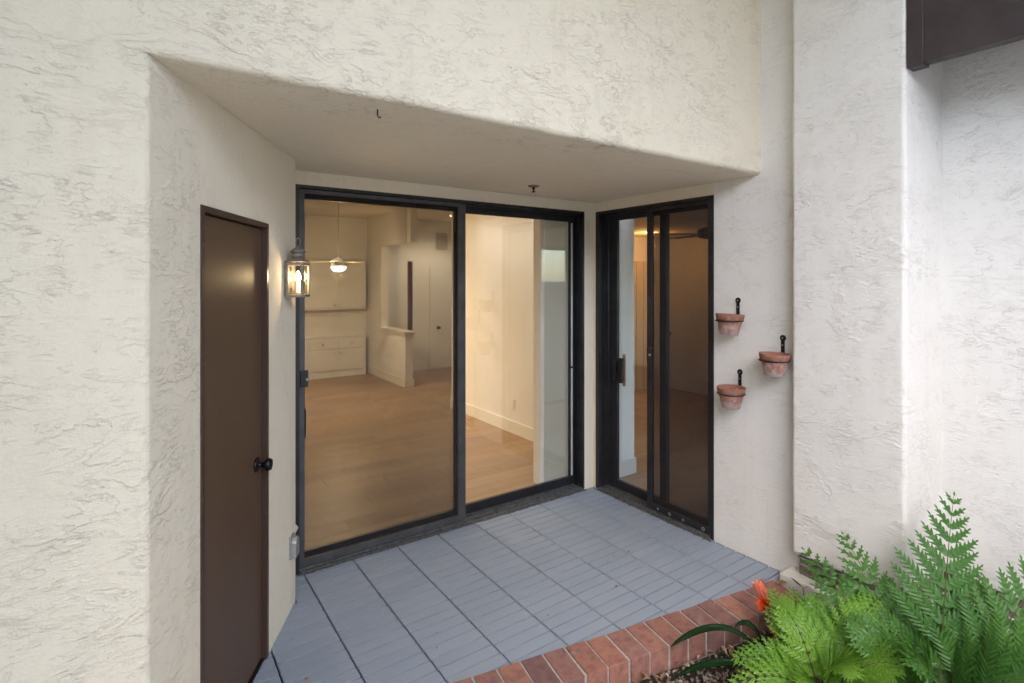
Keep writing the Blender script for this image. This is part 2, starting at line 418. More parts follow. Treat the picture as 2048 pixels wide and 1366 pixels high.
# back wall over and beside the tall sliding door, the corner pier, and the right wall
BX0, BX1, BZ = -2.452, -.105, 2.364
RY0, RY1 = -.035, -1.191
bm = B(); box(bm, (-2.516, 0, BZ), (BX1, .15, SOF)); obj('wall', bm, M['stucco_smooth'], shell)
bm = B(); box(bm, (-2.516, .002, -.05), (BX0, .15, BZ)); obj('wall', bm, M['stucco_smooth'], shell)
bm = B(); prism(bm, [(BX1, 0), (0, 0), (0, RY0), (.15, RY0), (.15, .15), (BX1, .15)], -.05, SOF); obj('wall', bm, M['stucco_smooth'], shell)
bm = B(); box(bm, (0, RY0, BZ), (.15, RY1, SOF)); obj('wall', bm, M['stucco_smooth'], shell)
def right_wall():
    bm = B(); prism(bm, [(0, RY1), (0, -1.98), (.15, -1.98), (.15, RY1)], -.09, SOF)
    obj('wall', bm, M['stucco_cool_lit_soft'], shell)
    bm = B(); box(bm, (0, -1.50, SOF), (.15, -1.98, TOP)); obj('wall', bm, M['stucco_cool_lit_soft'], shell)
right_wall()
# pilaster with a rounded, overhanging foot; the set back wall beyond it
def block(name, x0, x1, y0, y1, z0, z1, mat, r=.02, seed=0):
    """upright stucco block with softly rounded upright and lower edges and a slightly uneven outline"""
    bm = B(); box(bm, (x0, y0, z0), (x1, y1, z1))
    es = [e for e in bm.edges if not all(abs(v.co.z - z1) < 1e-6 for v in e.verts)]
    bmesh.ops.bevel(bm, geom=es, offset=r, segments=4, affect='EDGES', profile=.5)
    for i in range(26):
        z = z0 + .1 + (z1 - z0 - .2) * i / 25
        bmesh.ops.bisect_plane(bm, geom=bm.verts[:] + bm.edges[:] + bm.faces[:], plane_co=(0, 0, z), plane_no=(0, 0, 1))
    for v in bm.verts:
        v.co.x += noise.noise(Vector((0, v.co.y * 3, v.co.z * 2.4 + seed))) * .004
        v.co.y += noise.noise(Vector((v.co.x * 3, 7, v.co.z * 2.1 + seed))) * .004
    return obj(name, bm, mat, shell)
block('pilaster', -.10, .5, -1.776, -2.348, .188, TOP, M['stucco_cool_lit'], .022, 3)
block('wall', .395, .62, -2.3, -6.2, .18, TOP, M['stucco_cool_lit'], .012, 9)
bm = B(); box(bm, (-.138, -1.722, -.12), (.42, -2.385, .062), .012, 3)
for v in bm.verts: v.co += Vector((noise.noise(v.co * 6), noise.noise(v.co * 6 + Vector((9, 0, 0))), noise.noise(v.co * 6 + Vector((0, 9, 0))))) * .004
obj('ledge', bm, M['ledge'], shell)
bm = B(); box(bm, (.345, -2.38, -.12), (.60, -6.2, .06), .01, 2); obj('ledge', bm, M['ledge'], shell)
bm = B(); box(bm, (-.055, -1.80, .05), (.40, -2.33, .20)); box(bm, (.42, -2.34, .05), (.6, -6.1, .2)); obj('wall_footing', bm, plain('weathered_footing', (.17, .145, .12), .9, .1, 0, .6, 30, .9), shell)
# weep screed edge under the pilaster
bm = B(); box(bm, (-.078, -1.80, .165), (-.05, -2.33, .174)); box(bm, (-.07, -1.81, .125), (-.05, -2.33, .133)); obj('weep_screed', bm, M['steel'], shell)
# added wing wall behind the viewer, keeps southern sky off the pilaster return
bm = B(); box(bm, (-1.6, -6.5, -.12), (.394, -6.0, 4.8)); obj('wall', bm, M['stucco_cool_lit'], shell)
# hidden backs of the building that close the rooms behind
bm = B(); prism(bm, [(-2.75, -.2), (-2.516, .15), (-7.5, .15), (-7.5, -.2)], -.05, TOP - .2); obj('wall', bm, M['wall_in'], shell)
# wedge of plaster that shows past the end of the slanting wall
bm = B(); v = [bm.verts.new(p) for p in ((-2.516, -.12, .235), (-2.447, -.05, .30), (-2.516, -.12, .385), (-2.516, -.03, .235), (-2.447, -.02, .30), (-2.516, -.03, .385))]
for q in ((0, 1, 2), (5, 4, 3), (0, 3, 4, 1), (1, 4, 5, 2), (2, 5, 3, 0)): bm.faces.new([v[i] for i in q])
bmesh.ops.recalc_face_normals(bm, faces=bm.faces); obj('plaster_wedge', bm, M['cap_white'], shell)

# ------------------------------------------------------------------ trellis beam over the right edge
t = thing('trellis_beam', 'dark brown painted timber beam at top right against the pilaster', 'beam', (-.055, -2.35, 2.84))
bm = B(); box(bm, (-.088, -2.415, 2.846), (-.018, -6.5, 3.36), .003); obj('beam', bm, M['beam'], t)
bm = B(); box(bm, (-.096, -2.349, 2.836), (-.012, -2.418, 3.37), .003); obj('end_batten', bm, M['beam'], t)
bm = B(); box(bm, (-.017, -2.352, 3.25), (.394, -6.2, 3.30)); obj('sky_block_panel', bm, M['beam'], t)  # added panel hidden behind the beam, blocks sky above the pilaster return
for z in (2.92, 3.2):
    bm = B(); lathe(bm, [(.006, 0), (.006, .003)], (-.099, -2.385, z), 8, 'X'); obj('nail_head', bm, M['beam'], t)

# ------------------------------------------------------------------ deck of interlocking slat tiles
PX, PY = .2995, .075
dk = thing('patio_deck', 'grey slatted deck tiles covering the patio floor', 'deck', (-1.2, -.8, -.03), kind='structure')
bd = Vector((1.769, -.332)).normalized(); BO = Vector((-2.012, -1.353)); bn = Vector((bd.y, -bd.x))      # brick row line and its outward side (towards the bed)
def slat_mesh(nm, x0, x1):
    bm = B(); box(bm, (x0,   .0047, -.026), (x1, PY - .0047, 0), .0016, 2); return bm
me_slat = bpy.data.meshes.new('slat'); b_ = slat_mesh('slat', .004, PX - .004); b_.to_mesh(me_slat); b_.free(); me_slat.materials.append(M['deck'])
XS = -2.4105
def clip_l(bm): clip(bm, (*(LA - LN * .02), 0), (*(-LN), 0))
def clip_x(bm): clip(bm, (-2.512, 0, 0), (-1, 0, 0))
for i in range(-4, 9):
    x = XS + PX * i
    stag = [0, .004, -.003, .002, .006, -.002, .003, 0, .004][i % 9]
    for j in range(0, 8):
        y1 = -.012 - .3 * j + stag; y0 = y1 - .3
        c = Vector((x + PX / 2, (y0 + y1) / 2))
        if (Vector((x, y1)) - BO).dot(bn) > .16 and (Vector((x + PX, y1)) - BO).dot(bn) > .16: continue
        if j > 0 and max((Vector(q) - LA).dot(LN) for q in ((x + PX, y0), (x + PX, y1), (x, y0), (x, y1))) < 0: continue
        if c.y < -2.2: continue
        slats = []; LC = clip_l if j else clip_x
        for k in range(4):
            ya = y0 + PY * k
            corners = [Vector((x + dx, ya + dy)) for dx in (0, PX) for dy in (0, PY)]
            out_b = [(q - BO).dot(bn) for q in corners]; out_l = [(q - LA).dot(LN) for q in corners]
            if min(out_b) > .03 or (j > 0 and max(out_l) < .0) or (j == 0 and x + PX < -2.5): continue
            LC = (clip_l if j else clip_x)
            xr = x + PX > .0
            dz = random.uniform(-.0012, .0008)
            if max(out_b) > .03 or min(out_l) < -.04 or xr:
                bm = slat_mesh('slat', x + .004, min(x + PX - .004, -.003))
                bmesh.ops.translate(bm, vec=(0, ya, dz), verts=bm.verts)
                if x + .004 > -.01: bm.free(); continue
                clip(bm, (*(BO + bn * .03), 0), (*bn, 0)); LC(bm)
                if not bm.verts: bm.free(); continue
                slats.append(bm)
            else: slats.append((x, ya, dz))
        if not slats: continue
        bm = B(); box(bm, (x + .002, y0 + .002, -.034), (min(x + PX - .002, -.004), y1 - .002, -.016))
        clip(bm, (*(BO + bn * .03), 0), (*bn, 0)); LC(bm)
        tl = obj('deck_tile', bm, M['deck_base'], dk)
        for s in slats:
            if isinstance(s, tuple):
                o = link('slat', me_slat, tl); o.matrix_parent_inverse = tl.matrix_parent_inverse.copy() if False else Matrix.Identity(4); o.location = s
            else:
                me = bpy.data.meshes.new('slat'); s.to_mesh(me); s.free(); me.materials.append(M['deck']); link('slat', me, tl)
bm = B(); box(bm, (-3.3, -2.1, -.2), (.1, .3, -.036))
clip(bm, (*(BO + bn * .12), 0), (*bn, 0)); clip(bm, (*(LA - LN * .1), 0), (*(-LN), 0))
obj('concrete_slab', bm, M['deck_base'], dk)
# crumbs lying on the deck
bm = B()
for x, y, s in ((-2.62, -.93, .011), (-.585, -.96, .008), (-.60, -.965, .006), (-.80, -.98, .007), (-.95, -1.20, .010), (-1.45, -1.19, .007), (-2.05, -1.08, .005), (-2.0, -.98, .004), (-.72, -.955, .005)):
    a = random.random() * 3; box(bm, (x - s * .7, y - s * .35, -.001), (x + s * .7, y + s * .35, .004))
tag(obj('leaf_crumbs', bm, M['dry']), 'tiny dry leaf crumbs scattered over the grey deck', 'debris', kind='stuff')

# ------------------------------------------------------------------ brick edging
be = thing('brick_edging', 'row of red bricks with pale mortar edging the grey deck', 'edging', (-1.1, -1.6, -.1))
me_b = bpy.data.meshes.new('brick'); b_ = B(); box(b_, (-.0535, 0, -.105), (.0535, .202, .012), .004, 2)
bmesh.ops.subdivide_edges(b_, edges=[e for e in b_.edges if e.calc_length() > .05], cuts=3, use_grid_fill=True)
for v in b_.verts: v.co += Vector((noise.noise(v.co * 31), noise.noise(v.co * 31 + Vector((5, 5, 5))), noise.noise(v.co * 31 + Vector((9, 1, 5))))) * .0016
b_.to_mesh(me_b); b_.free(); me_b.materials.append(M['brick'])
ang = math.atan2(bd.y, bd.x) + math.pi
for i in range(-9, 16):
    p = BO + bd * (.118 * (i + .5)) + bn * random.uniform(-.003, .003)
    if p.x > -.14 - .02: continue
    o = link('brick', me_b, be); o.matrix_parent_inverse = Matrix.Translation(-Vector(be.location))
    o.location = (p.x, p.y, random.uniform(-.002, .002)); o.rotation_euler = (random.uniform(-.008, .008), random.uniform(-.008, .008), ang + random.uniform(-.01, .01))
bm = B(); q = [BO + bd * -1.3 + bn * .004, BO + bd * 1.80 + bn * .004, BO + bd * 1.80 + bn * .197, BO + bd * -1.3 + bn * .197]
prism(bm, [tuple(v) for v in q], -.12, .006); clip(bm, (*(LA - LN * .0), 0), (*(-LN), 0)) if False else None
obj('mortar', bm, M['mortar'], be)

# ------------------------------------------------------------------ gravel, bark and dry leaves in the bed
def litter():
    bm = B(); rnd = random.Random(3)
    ico = bmesh.new(); bmesh.ops.create_icosphere(ico, subdivisions=1, radius=1); iv = [v.co.copy() for v in ico.verts]; fi = [[v.index for v in f.verts] for f in ico.faces]; ico.free()
    n = 0
    while n < 2600:
        x = rnd.uniform(-1.75, -.15); y = rnd.uniform(-2.7, -1.55)
        if (Vector((x, y)) - BO).dot(bn) < .205: continue
        n += 1; s = rnd.uniform(.004, .013); ro = Matrix.Rotation(rnd.random() * 6, 3, 'Z'); sc_ = Vector((s, s * rnd.uniform(.6, .9), s * rnd.uniform(.4, .7)))
        vs = [bm.verts.new(ro @ Vector((c.x * sc_.x, c.y * sc_.y, c.z * sc_.z)) * rnd.uniform(.9, 1.1) + Vector((x, y, -.098 + rnd.uniform(0, .012)))) for c in iv]
        for f in fi: bm.faces.new([vs[k] for k in f])
    tag(obj('gravel', bm, M['stone']), 'small brown gravel in the bed beside the brick edging', 'gravel', kind='stuff')
    bm = B()
    for i in range(520):
        x = rnd.uniform(-1.6, -.2); y = rnd.uniform(-2.5, -1.6)
        if (Vector((x, y)) - BO).dot(bn) < .22: continue
        curl_leaf(bm, (x, y, -.085 + rnd.uniform(0, .02)), rnd.uniform(.02, .055), rnd.uniform(.3, .6), rnd.random() * 6.3, rnd.uniform(-.5, .5), rnd.uniform(-.5, .5), rnd.uniform(.2, 1), 1 if rnd.random() < .45 else 0)
    tag(obj('leaf_litter', bm, [M['dry'], M['dry2']]), 'curled dry leaves and bark chips littering the gravel', 'leaf litter', kind='stuff')
def curl_leaf(bm, at, ln, asp, yaw, pit, roll, curl, mi=0):
    m = Matrix.Translation(at) @ Matrix.Rotation(yaw, 4, 'Z') @ Matrix.Rotation(pit, 4, 'Y') @ Matrix.Rotation(roll, 4, 'X')
    rows = []
    for i in range(7):
        t = i / 6; wd = ln * asp * math.sin(math.pi * (t * .92 + .04)) ** .8 * .5; z = math.sin(t * 2.4) * ln * .25 * curl
        rows.append([bm.verts.new(m @ Vector((t * ln - ln / 2, s * wd, z + abs(s) * wd * curl * .8))) for s in (-1, 0, 1)])
    for a, b in zip(rows, rows[1:]):
        for k in (0, 1): bm.faces.new((a[k], b[k], b[k + 1], a[k + 1])).material_index = mi
litter()
for i, (at, ln, yaw, lab) in enumerate((((-.17, -1.76, .022), .075, 2.6, 'curled brown dry leaf on the last brick by the white ledge'), ((-.075, -1.93, .078), .07, 1.2, 'flat brown dry leaf lying on the white ledge nearest the brick end'),
        ((-.085, -2.03, .078), .09, .4, 'large crumpled tan dry leaf lying on the middle of the white ledge'), ((-.06, -1.985, .078), .06, 2.2, 'small dark dry leaf beside the crumpled tan leaf on the ledge'))):
    bm = B(); curl_leaf(bm, at, ln, .45, yaw, .1, .15, .5)
    tag(obj('dry_leaf', bm, M['dry2'] if i == 2 else M['dry']), lab, 'dry leaf', 'dry leaves on the ledge and bricks')

# ------------------------------------------------------------------ brown storage door in the slanting wall
dr = thing('storage_door', 'dark brown flush storage door set in the slanting cream wall', 'door', (*lp((D0 + D1) / 2), 0), math.atan2(LU.y, LU.x))
hw = (D1 - D0) / 2; FW = .023
bm = B(); box(bm, (-hw + .001, -.002 - .004, 0), (-hw + FW, .11, DZ - FW)); box(bm, (hw - FW, -.006, 0), (hw - .001, .11, DZ - FW)); box(bm, (-hw + .001, -.006, DZ - FW), (hw - .001, .11, DZ - .001))
box(bm, (-hw + FW, .061, 0), (-hw + FW + .012, .11, DZ - FW)); box(bm, (hw - FW - .012, .061, 0), (hw - FW, .11, DZ - FW))
obj('door_frame', bm, M['frame'], dr, world=False)
bm = B(); box(bm, (-hw + FW + .003, .018, .012), (hw - FW - .004, .058, DZ - FW - .006), .0015, 1); leafo = obj('door_leaf', bm, M['door'], dr, world=False)
bm = B(); box(bm, (-hw, .004, -.05), (hw, .12, .004)); obj('threshold', bm, M['black'], dr, world=False)
for z in (1.70, .80):
    bm = B(); lathe(bm, [(.006, -.045), (.007, -.044), (.007, .044), (.006, .045)], (-hw + FW + .004, .012, z), 10); box(bm, (-hw + FW - .002, .012, z - .044), (-hw + FW + .026, .0185, z + .044)); obj('hinge', bm, M['steel'], dr, world=False)
bm = B(); lathe(bm, [(.034, 0), (.034, -.006), (.029, -.011), (.013, -.014), (.012, -.030), (.017, -.036), (.027, -.044), (.029, -.056), (.024, -.066), (.008, -.070)], (hw - FW - .068, .018, .937), 24, 'Y')
obj('knob', bm, M['knob'], dr, True, world=False)

# ------------------------------------------------------------------ sliding doors
def panel_frame(bm, u0, u1, z0, z1, d0, d1, sl, sr, rb, rt, f):
    """rectangular sash between u0..u1, z0..z1, depth d0..d1; f maps (u, d, z) to the world"""
    def bx(a, b, c, e):
        p, q = f(a, d0, c), f(b, d1, e); box(bm, p, q, .0015, 1)
    bx(u0, u0 + sl, z0, z1); bx(u1 - sr, u1, z0, z1)
    bx(u0 + sl, u1 - sr, z0, z0 + rb); bx(u0 + sl, u1 - sr, z1 - rt, z1)
def fB(u, d, z): return (u, d, z)
def fR(u, d, z): return (d, -u, z)
def sheet(bm, u0, u1, z0, z1, d, th, f): return box(bm, f(u0, d, z0), f(u1, d + th, z1))
def outer(root, u0, u1, z1, f, jl, jr, head):
    bm = B(); box(bm, f(u0, -.004, .0), f(u0 + jl, .125, z1)); box(bm, f(u1 - jr, -.004, .0), f(u1, .125, z1)); box(bm, f(u0 + jl, -.004, z1 - head), f(u1 - jr, .125, z1))
    box(bm, f(u0 + jl, .036, z1 - head - .016), f(u1 - jr, .044, z1 - head)); box(bm, f(u0 + jl, .036, .012), f(u0 + jl + .012, .044, z1 - head - .016)); box(bm, f(u1 - jr - .012, .036, .012), f(u1 - jr, .044, z1 - head - .016))
    obj('door_frame', bm, M['alu'], root)
    bm = B(); box(bm, f(u0 + jl + .001, -.024, -.02), f(u1 - jr - .001, .13, .010)); box(bm, f(u0 + jl + .001, .004, .010), f(u1 - jr - .001, .008, .020)); box(bm, f(u0 + jl + .001, .036, .010), f(u1 - jr - .001, .044, .022)); box(bm, f(u0 + jl + .001, .10, .010), f(u1 - jr - .001, .105, .022))
    obj('sill_track', bm, M['sill'], root)
def edge_grit(root, u0, u1, f, seed):
    bm = B(); rnd = random.Random(seed); u = u0
    while u < u1:
        l = rnd.uniform(.01, .05); box(bm, f(u, -.040 + rnd.uniform(-.004, .004), -.01), f(min(u + l, u1), -.024, rnd.uniform(.001, .006))); u += l + rnd.uniform(0, .006)
    tag(obj('sill_edge', bm, M['sill'], root), kind='stuff')

b = thing('sliding_door', 'wide bronze framed sliding glass door on the back wall with screen over its left half', 'sliding door', ((BX0 + BX1) / 2, 0, 0))
outer(b, BX0, BX1, BZ, fB, .022, .022, .020); edge_grit(b, BX0, BX1, fB, 1)
bm = B(); panel_frame(bm, -2.428, -1.272, .020, 2.338, .062, .092, .045, .05, .07, .05, fB); s1 = obj('sash', bm, M['alu'], b)
bm = B(); sheet(bm, -2.385, -1.320, .088, 2.290, .075, .006, fB); obj('pane', bm, M['glass'], s1)
bm = B(); panel_frame(bm, -1.300, -.128, .020, 2.338, .096, .124, .05, .05, .07, .055, fB); s2 = obj('sash', bm, M['alu'], b)
bm = B(); sheet(bm, -1.254, -.176, .088, 2.285, .108, .006, fB); obj('pane', bm, M['glass'], s2)
bm = B(); box(bm, (-.172, .085, .10), (-.158, .0955, 1.02), .002); box(bm, (-.172, .085, 1.04), (-.158, .0955, 2.27), .002); obj('weather_strip', bm, plain('pale_weather_strip', (.55, .55, .56), .5), s2)
bm = B(); panel_frame(bm, -2.428, -1.262, .022, 2.341, .008, .030, .030, .062, .046, .026, fB); scf = obj('screen_frame', bm, M['alu_worn'], b)
bm = B(); sheet(bm, -2.40, -1.322, .066, 2.316, .020, .0012, fB); obj('insect_mesh', bm, M['screen'], scf)
bm = B(); box(bm, (-2.425, -.006, 1.128), (-2.378, .009, 1.230), .003); lb = obj('latch', bm, M['black'], scf)
bm = B(); box(bm, (-2.395, -.026, 1.168), (-2.384, -.006, 1.182), .002); obj('latch_lever', bm, M['steel'], scf)
for lo, hi in (((-2.383, .058, .80), (-2.376, .075, .98)), ((-1.260, .085, 1.84), (-1.247, .097, 1.98)), ((-1.260, .085, 1.56), (-1.247, .097, 1.69)), ((-1.260, .085, .74), (-1.247, .097, .93))):
    bm = B(); box(bm, lo, hi, .003); obj('guide_clip', bm, M['black'], b)

r = thing('sliding_door', 'narrow dark framed sliding glass door on the right wall beside the clay pots', 'sliding door', (0, (RY0 + RY1) / 2, 0))
outer(r, -RY0, -RY1, BZ, fR, .040, .024, .024); edge_grit(r, -RY0, -RY1, fR, 2)
bm = B(); panel_frame(bm, .095, .715, .020, 2.336, .098, .126, .095, .05, .07, .05, fR); s3 = obj('sash', bm, M['alu'], r)
bm = B(); sheet(bm, .187, .668, .088, 2.288, .110, .006, fR); obj('pane', bm, M['glass'], s3)
bm = B(); panel_frame(bm, .672, 1.166, .020, 2.336, .062, .092, .058, .03, .07, .05, fR); s4 = obj('sash', bm, M['alu'], r)
bm = B(); sheet(bm, .727, 1.138, .088, 2.288, .075, .006, fR); obj('pane', bm, M['glass'], s4)
bm = B(); panel_frame(bm, .592, 1.168, .022, 2.338, .008, .030, .052, .030, .046, .026, fR); scf2 = obj('screen_frame', bm, M['alu'], r)
bm = B(); sheet(bm, .642, 1.140, .066, 2.314, .020, .0012, fR); obj('insect_mesh', bm, M['screen'], scf2)
bm = B(); box(bm, (-.012, -.606, 1.150), (.009, -.660, 1.262), .004); obj('latch', bm, M['black'], scf2)
bm = B(); box(bm, (-.018, -.630, 1.200), (-.011, -.650, 1.214), .002); obj('latch_lever', bm, M['steel'], scf2)
for q, rr in ((-.70, .009), (-.81, .012), (-.93, .010), (-1.10, .013)):
    bm = B(); lathe(bm, [(rr * .55, .0), (rr * .55, -.0016), (rr, -.0016), (rr, .0)], (.0078, q, .043), 14, 'X', False); obj('roller_hole', bm, M['steel'], scf2)
bm = B(); box(bm, (.055, -.176, .935), (.098, -.198, 1.095), .006); hb = obj('pull_handle', bm, M['black'], s3)
bm = B(); box(bm, (.086, -.200, .915), (.106, -.252, 1.125), .004); obj('lock_plate', bm, M['black'], s3)
bm = B(); box(bm, (.1265, -.222, .885), (.142, -.246, 1.155), .003); obj('wooden_grip', bm, plain('varnished_grip', (.28, .15, .08), .4), s3)

# ------------------------------------------------------------------ wall lantern
LZ = 1.695
lan = thing('wall_lantern', 'lit pewter wall lantern with candle bulb at the end of the slanting wall', 'lantern', (*lp(1.275), LZ), math.atan2(LN.y, LN.x) - math.pi / 2)
lan.scale = (.9, .9, .9)
# local: x along the wall (towards the door side negative), y out of the wall
def lbx(bm, lo, hi, bev=0): return box(bm, lo, hi, bev)
bm = B(); lbx(bm, (-.050, -.004, .005), (.050, .016, .205), .004); obj('backplate', bm, M['lantern'], lan, world=False)
bm = B(); hx, y0, y1, z0, z1, e = .068, .016, .112, .008, .190, .012
for xx in (-hx, hx - e):
    for yy in (y0, y1 - e): lbx(bm, (xx, yy, z0), (xx + e, yy + e, z1), .001)
lbx(bm, (-hx - .002, y0 - .002, z0 - .010), (hx + .002, y1 + .002, z0 + .004), .002); 
for zz in (z1 - .006,):
    lbx(bm, (-hx, y0, zz), (hx, y0 + e, zz + .012)); lbx(bm, (-hx, y1 - e, zz), (hx, y1, zz + .012)); lbx(bm, (-hx, y0 + e, zz), (-hx + e, y1 - e, zz + .012)); lbx(bm, (hx - e, y0 + e, zz), (hx, y1 - e, zz + .012))
lbx(bm, (-.012, .012, .03), (.012, .03, .05)); lbx(bm, (-.012, .012, .15), (.012, .03, .17))
obj('cage', bm, M['lantern'], lan, world=False)
bm = B(); cy = (y0 + y1) / 2
pts = [(-hx - .004, y0 - .004), (hx + .004, y0 - .004), (hx + .004, y1 + .004), (-hx - .004, y1 + .004)]
lo_ = [bm.verts.new((*p, .204)) for p in pts]; hi_ = [bm.verts.new((p[0] * .62, cy + (p[1] - cy) * .62, .224)) for p in pts]
for i in range(4): bm.faces.new((lo_[i], lo_[(i + 1) % 4], hi_[(i + 1) % 4], hi_[i]))
bm.faces.new(lo_[::-1]); bm.faces.new(hi_); bmesh.ops.recalc_face_normals(bm, faces=bm.faces); obj('shoulder', bm, M['lantern'], lan, world=False)
bm = B(); lathe(bm, [(.037, .222), (.037, .262)], (0, cy, 0), 24); obj('chimney', bm, M['lantern'], lan, True, world=False)
bm = B(); lathe(bm, [(.046, .258), (.047, .262), (.030, .280), (.012, .291), (.006, .294)], (0, cy, 0), 24); obj('cap', bm, M['lantern'], lan, True, world=False)
bm = B(); tube(bm, [(0, cy + .013 * math.sin(a), .318 + .026 * math.cos(a)) for a in (2 * math.pi * i / 20 for i in range(20))], .0032, 8, True); obj('hanging_loop', bm, M['lantern'], lan, True, world=False)
for nm, lo, hi in (('l', (-hx + .003, y0 + e, z0), (-hx + .005, y1 - e, z1)), ('r', (hx - .005, y0 + e, z0), (hx - .003, y1 - e, z1)), ('f', (-hx + e, y1 - .005, z0), (hx - e, y1 - .003, z1))):
    bm = B(); lbx(bm, lo, hi); obj('glass_pane', bm, M['lglass'], lan, world=False)
bm = B(); lbx(bm, (-hx + e, y0 + .002, z0 + .004), (hx - e, y0 + .004, z1)); obj('reflector', bm, plain('lantern_reflector', (.55, .5, .42), .3, .5, .6), lan, world=False)
bm = B(); lathe(bm, [(.016, .004), (.016, .012), (.0125, .014), (.0125, .075), (.010, .077)], (0, cy, .012), 16); obj('candle_sleeve', bm, M['candle'], lan, True, world=False)
bm = B(); lathe(bm, [(.007, 0), (.014, .012), (.0165, .024), (.013, .040), (.006, .056), (.002, .064)], (0, cy, .088), 16); obj('bulb', bm, M['bulb'], lan, True, world=False)
light('lantern_light', (0, cy + .022, .118), .50, (1, .74, .42), lan, .016)

# ------------------------------------------------------------------ small fittings
oc = thing('outlet_cover', 'grey weatherproof outlet cover low on the slanting wall', 'outlet cover', (*lp(1.345), .285), math.atan2(LN.y, LN.x) - math.pi / 2)
bm = B(); box(bm, (-.036, -.002, 0), (.036, .010, .118), .003); obj('base_plate', bm, M['steel'], oc, world=False)
bm = B(); pr = [(-.032, .006), (-.032, .085), (-.026, .100), (-.014, .110), (0, .113), (.014, .110), (.026, .100), (.032, .085), (.032, .006)]
a = [bm.verts.new((x, .012, z)) for x, z in pr]; c = [bm.verts.new((x * .92, .036, .003 + z * .95)) for x, z in pr]
for i in range(len(pr)): j = (i + 1) % len(pr); bm.faces.new((a[i], a[j], c[j], c[i]))
bm.faces.new(a[::-1]); bm.faces.new(c); bmesh.ops.recalc_face_normals(bm, faces=bm.faces); obj('lid', bm, M['steel'], oc, world=False)
sp = thing('sprinkler_head', 'small dark fire sprinkler head on the patio soffit', 'sprinkler', (-.928, -.373, SOF))
bm = B(); lathe(bm, [(.040, .004), (.041, -.002), (.030, -.008), (.012, -.010)], (0, 0, 0), 24); obj('escutcheon', bm, M['lantern'], sp, True, world=False)
bm = B(); lathe(bm, [(.011, -.008), (.011, -.022), (.006, -.024), (.006, -.038), (.016, -.040), (.017, -.043), (.004, -.045)], (0, 0, 0), 16); obj('deflector', bm, M['wrought'], sp, True, world=False)
hk = B(); tube(hk, [(-2.468, -1.40, SOF + .004), (-2.468, -1.40, SOF - .022), (-2.462, -1.40, SOF - .03), (-2.454, -1.40, SOF - .026)], .0025, 6)
tag(obj('ceiling_hook', hk, M['wrought'], None, True), 'tiny rusty hook in the soffit near the front lip', 'hook', kind='thing')

# clay pots in ring brackets on the right wall
def pot_mesh():
    bm = B()
    prof = [(.0, .004), (.052, .004), (.054, .0), (.056, .002), (.074, .082), (.0745, .088), (.081, .089), (.0885, .128), (.0885, .131), (.082, .132), (.080, .126), (.070, .090), (.052, .014), (.0, .012)]
    lathe(bm, [(max(r_, .0005), z) for r_, z in prof], (0, 0, 0), 40, cap=False); me = bpy.data.meshes.new('plant_pot'); bm.to_mesh(me); bm.free()
    for p in me.polygons: p.use_smooth = True
    me.materials.append(M['terracotta']); return me
pm = pot_mesh()
def bracket_parts(root):
    bm = B(); box(bm, (-.006, -.011, .0), (.002, .011, .118), .002); lathe(bm, [(.0, -.006), (.017, -.006), (.019, -.003), (.019, .002)][1:], (0, 0, .128), 20, 'X'); o = obj('strap', bm, M['wrought'], root, world=False)
    for z in (.128, .085):
        bm = B(); lathe(bm, [(.004, -.0085), (.004, -.004)], (0, 0, z), 8, 'X'); obj('screw', bm, M['steel'], root, world=False)
    bm = B(); tube(bm, [(-.100 + .0835 * math.cos(q), .0835 * math.sin(q), 0) for q in (2 * math.pi * i / 36 for i in range(36))], .0038, 8, True); tube(bm, [(-.002, 0, .01), (-.004, 0, 0), (-.02, 0, 0)], .0045, 8)
    obj('ring', bm, M['wrought'], root, True, world=False)
PB = ((-1.372, 1.520, 'upper left', 'terracotta pot with a clean orange rim, uppermost of the three', .05), (-1.672, 1.300, 'right', 'greyish weathered terracotta pot beside the pilaster, right of the other two', -.03), (-1.386, 1.052, 'lower left', 'terracotta pot with pale lime bloom, lowest of the three', .03))
proto = None
for n, (y, z, wh, lab, tl) in enumerate(PB):
    hl = {'upper left': 'black ring bracket holding the uppermost clay pot', 'right': 'black ring bracket holding the clay pot beside the pilaster', 'lower left': 'black ring bracket holding the lowest clay pot'}[wh]
    if proto is None:
        proto = thing('pot_bracket', hl, 'pot bracket', (0, y, z), 0, 'wall brackets for the clay pots'); bracket_parts(proto)
    else:
        o = proto.copy(); C.objects.link(o); o.location = (0, y, z); o['label'] = hl
        for ch in proto.children:
            c = ch.copy(); C.objects.link(c); c.parent = o
    p = link('plant_pot', pm); p.location = (-.100, y, z - .090); p.rotation_euler = (tl * .4, tl, n * 2.1)
    tag(p, lab, 'plant pot', 'clay pots on the right wall')

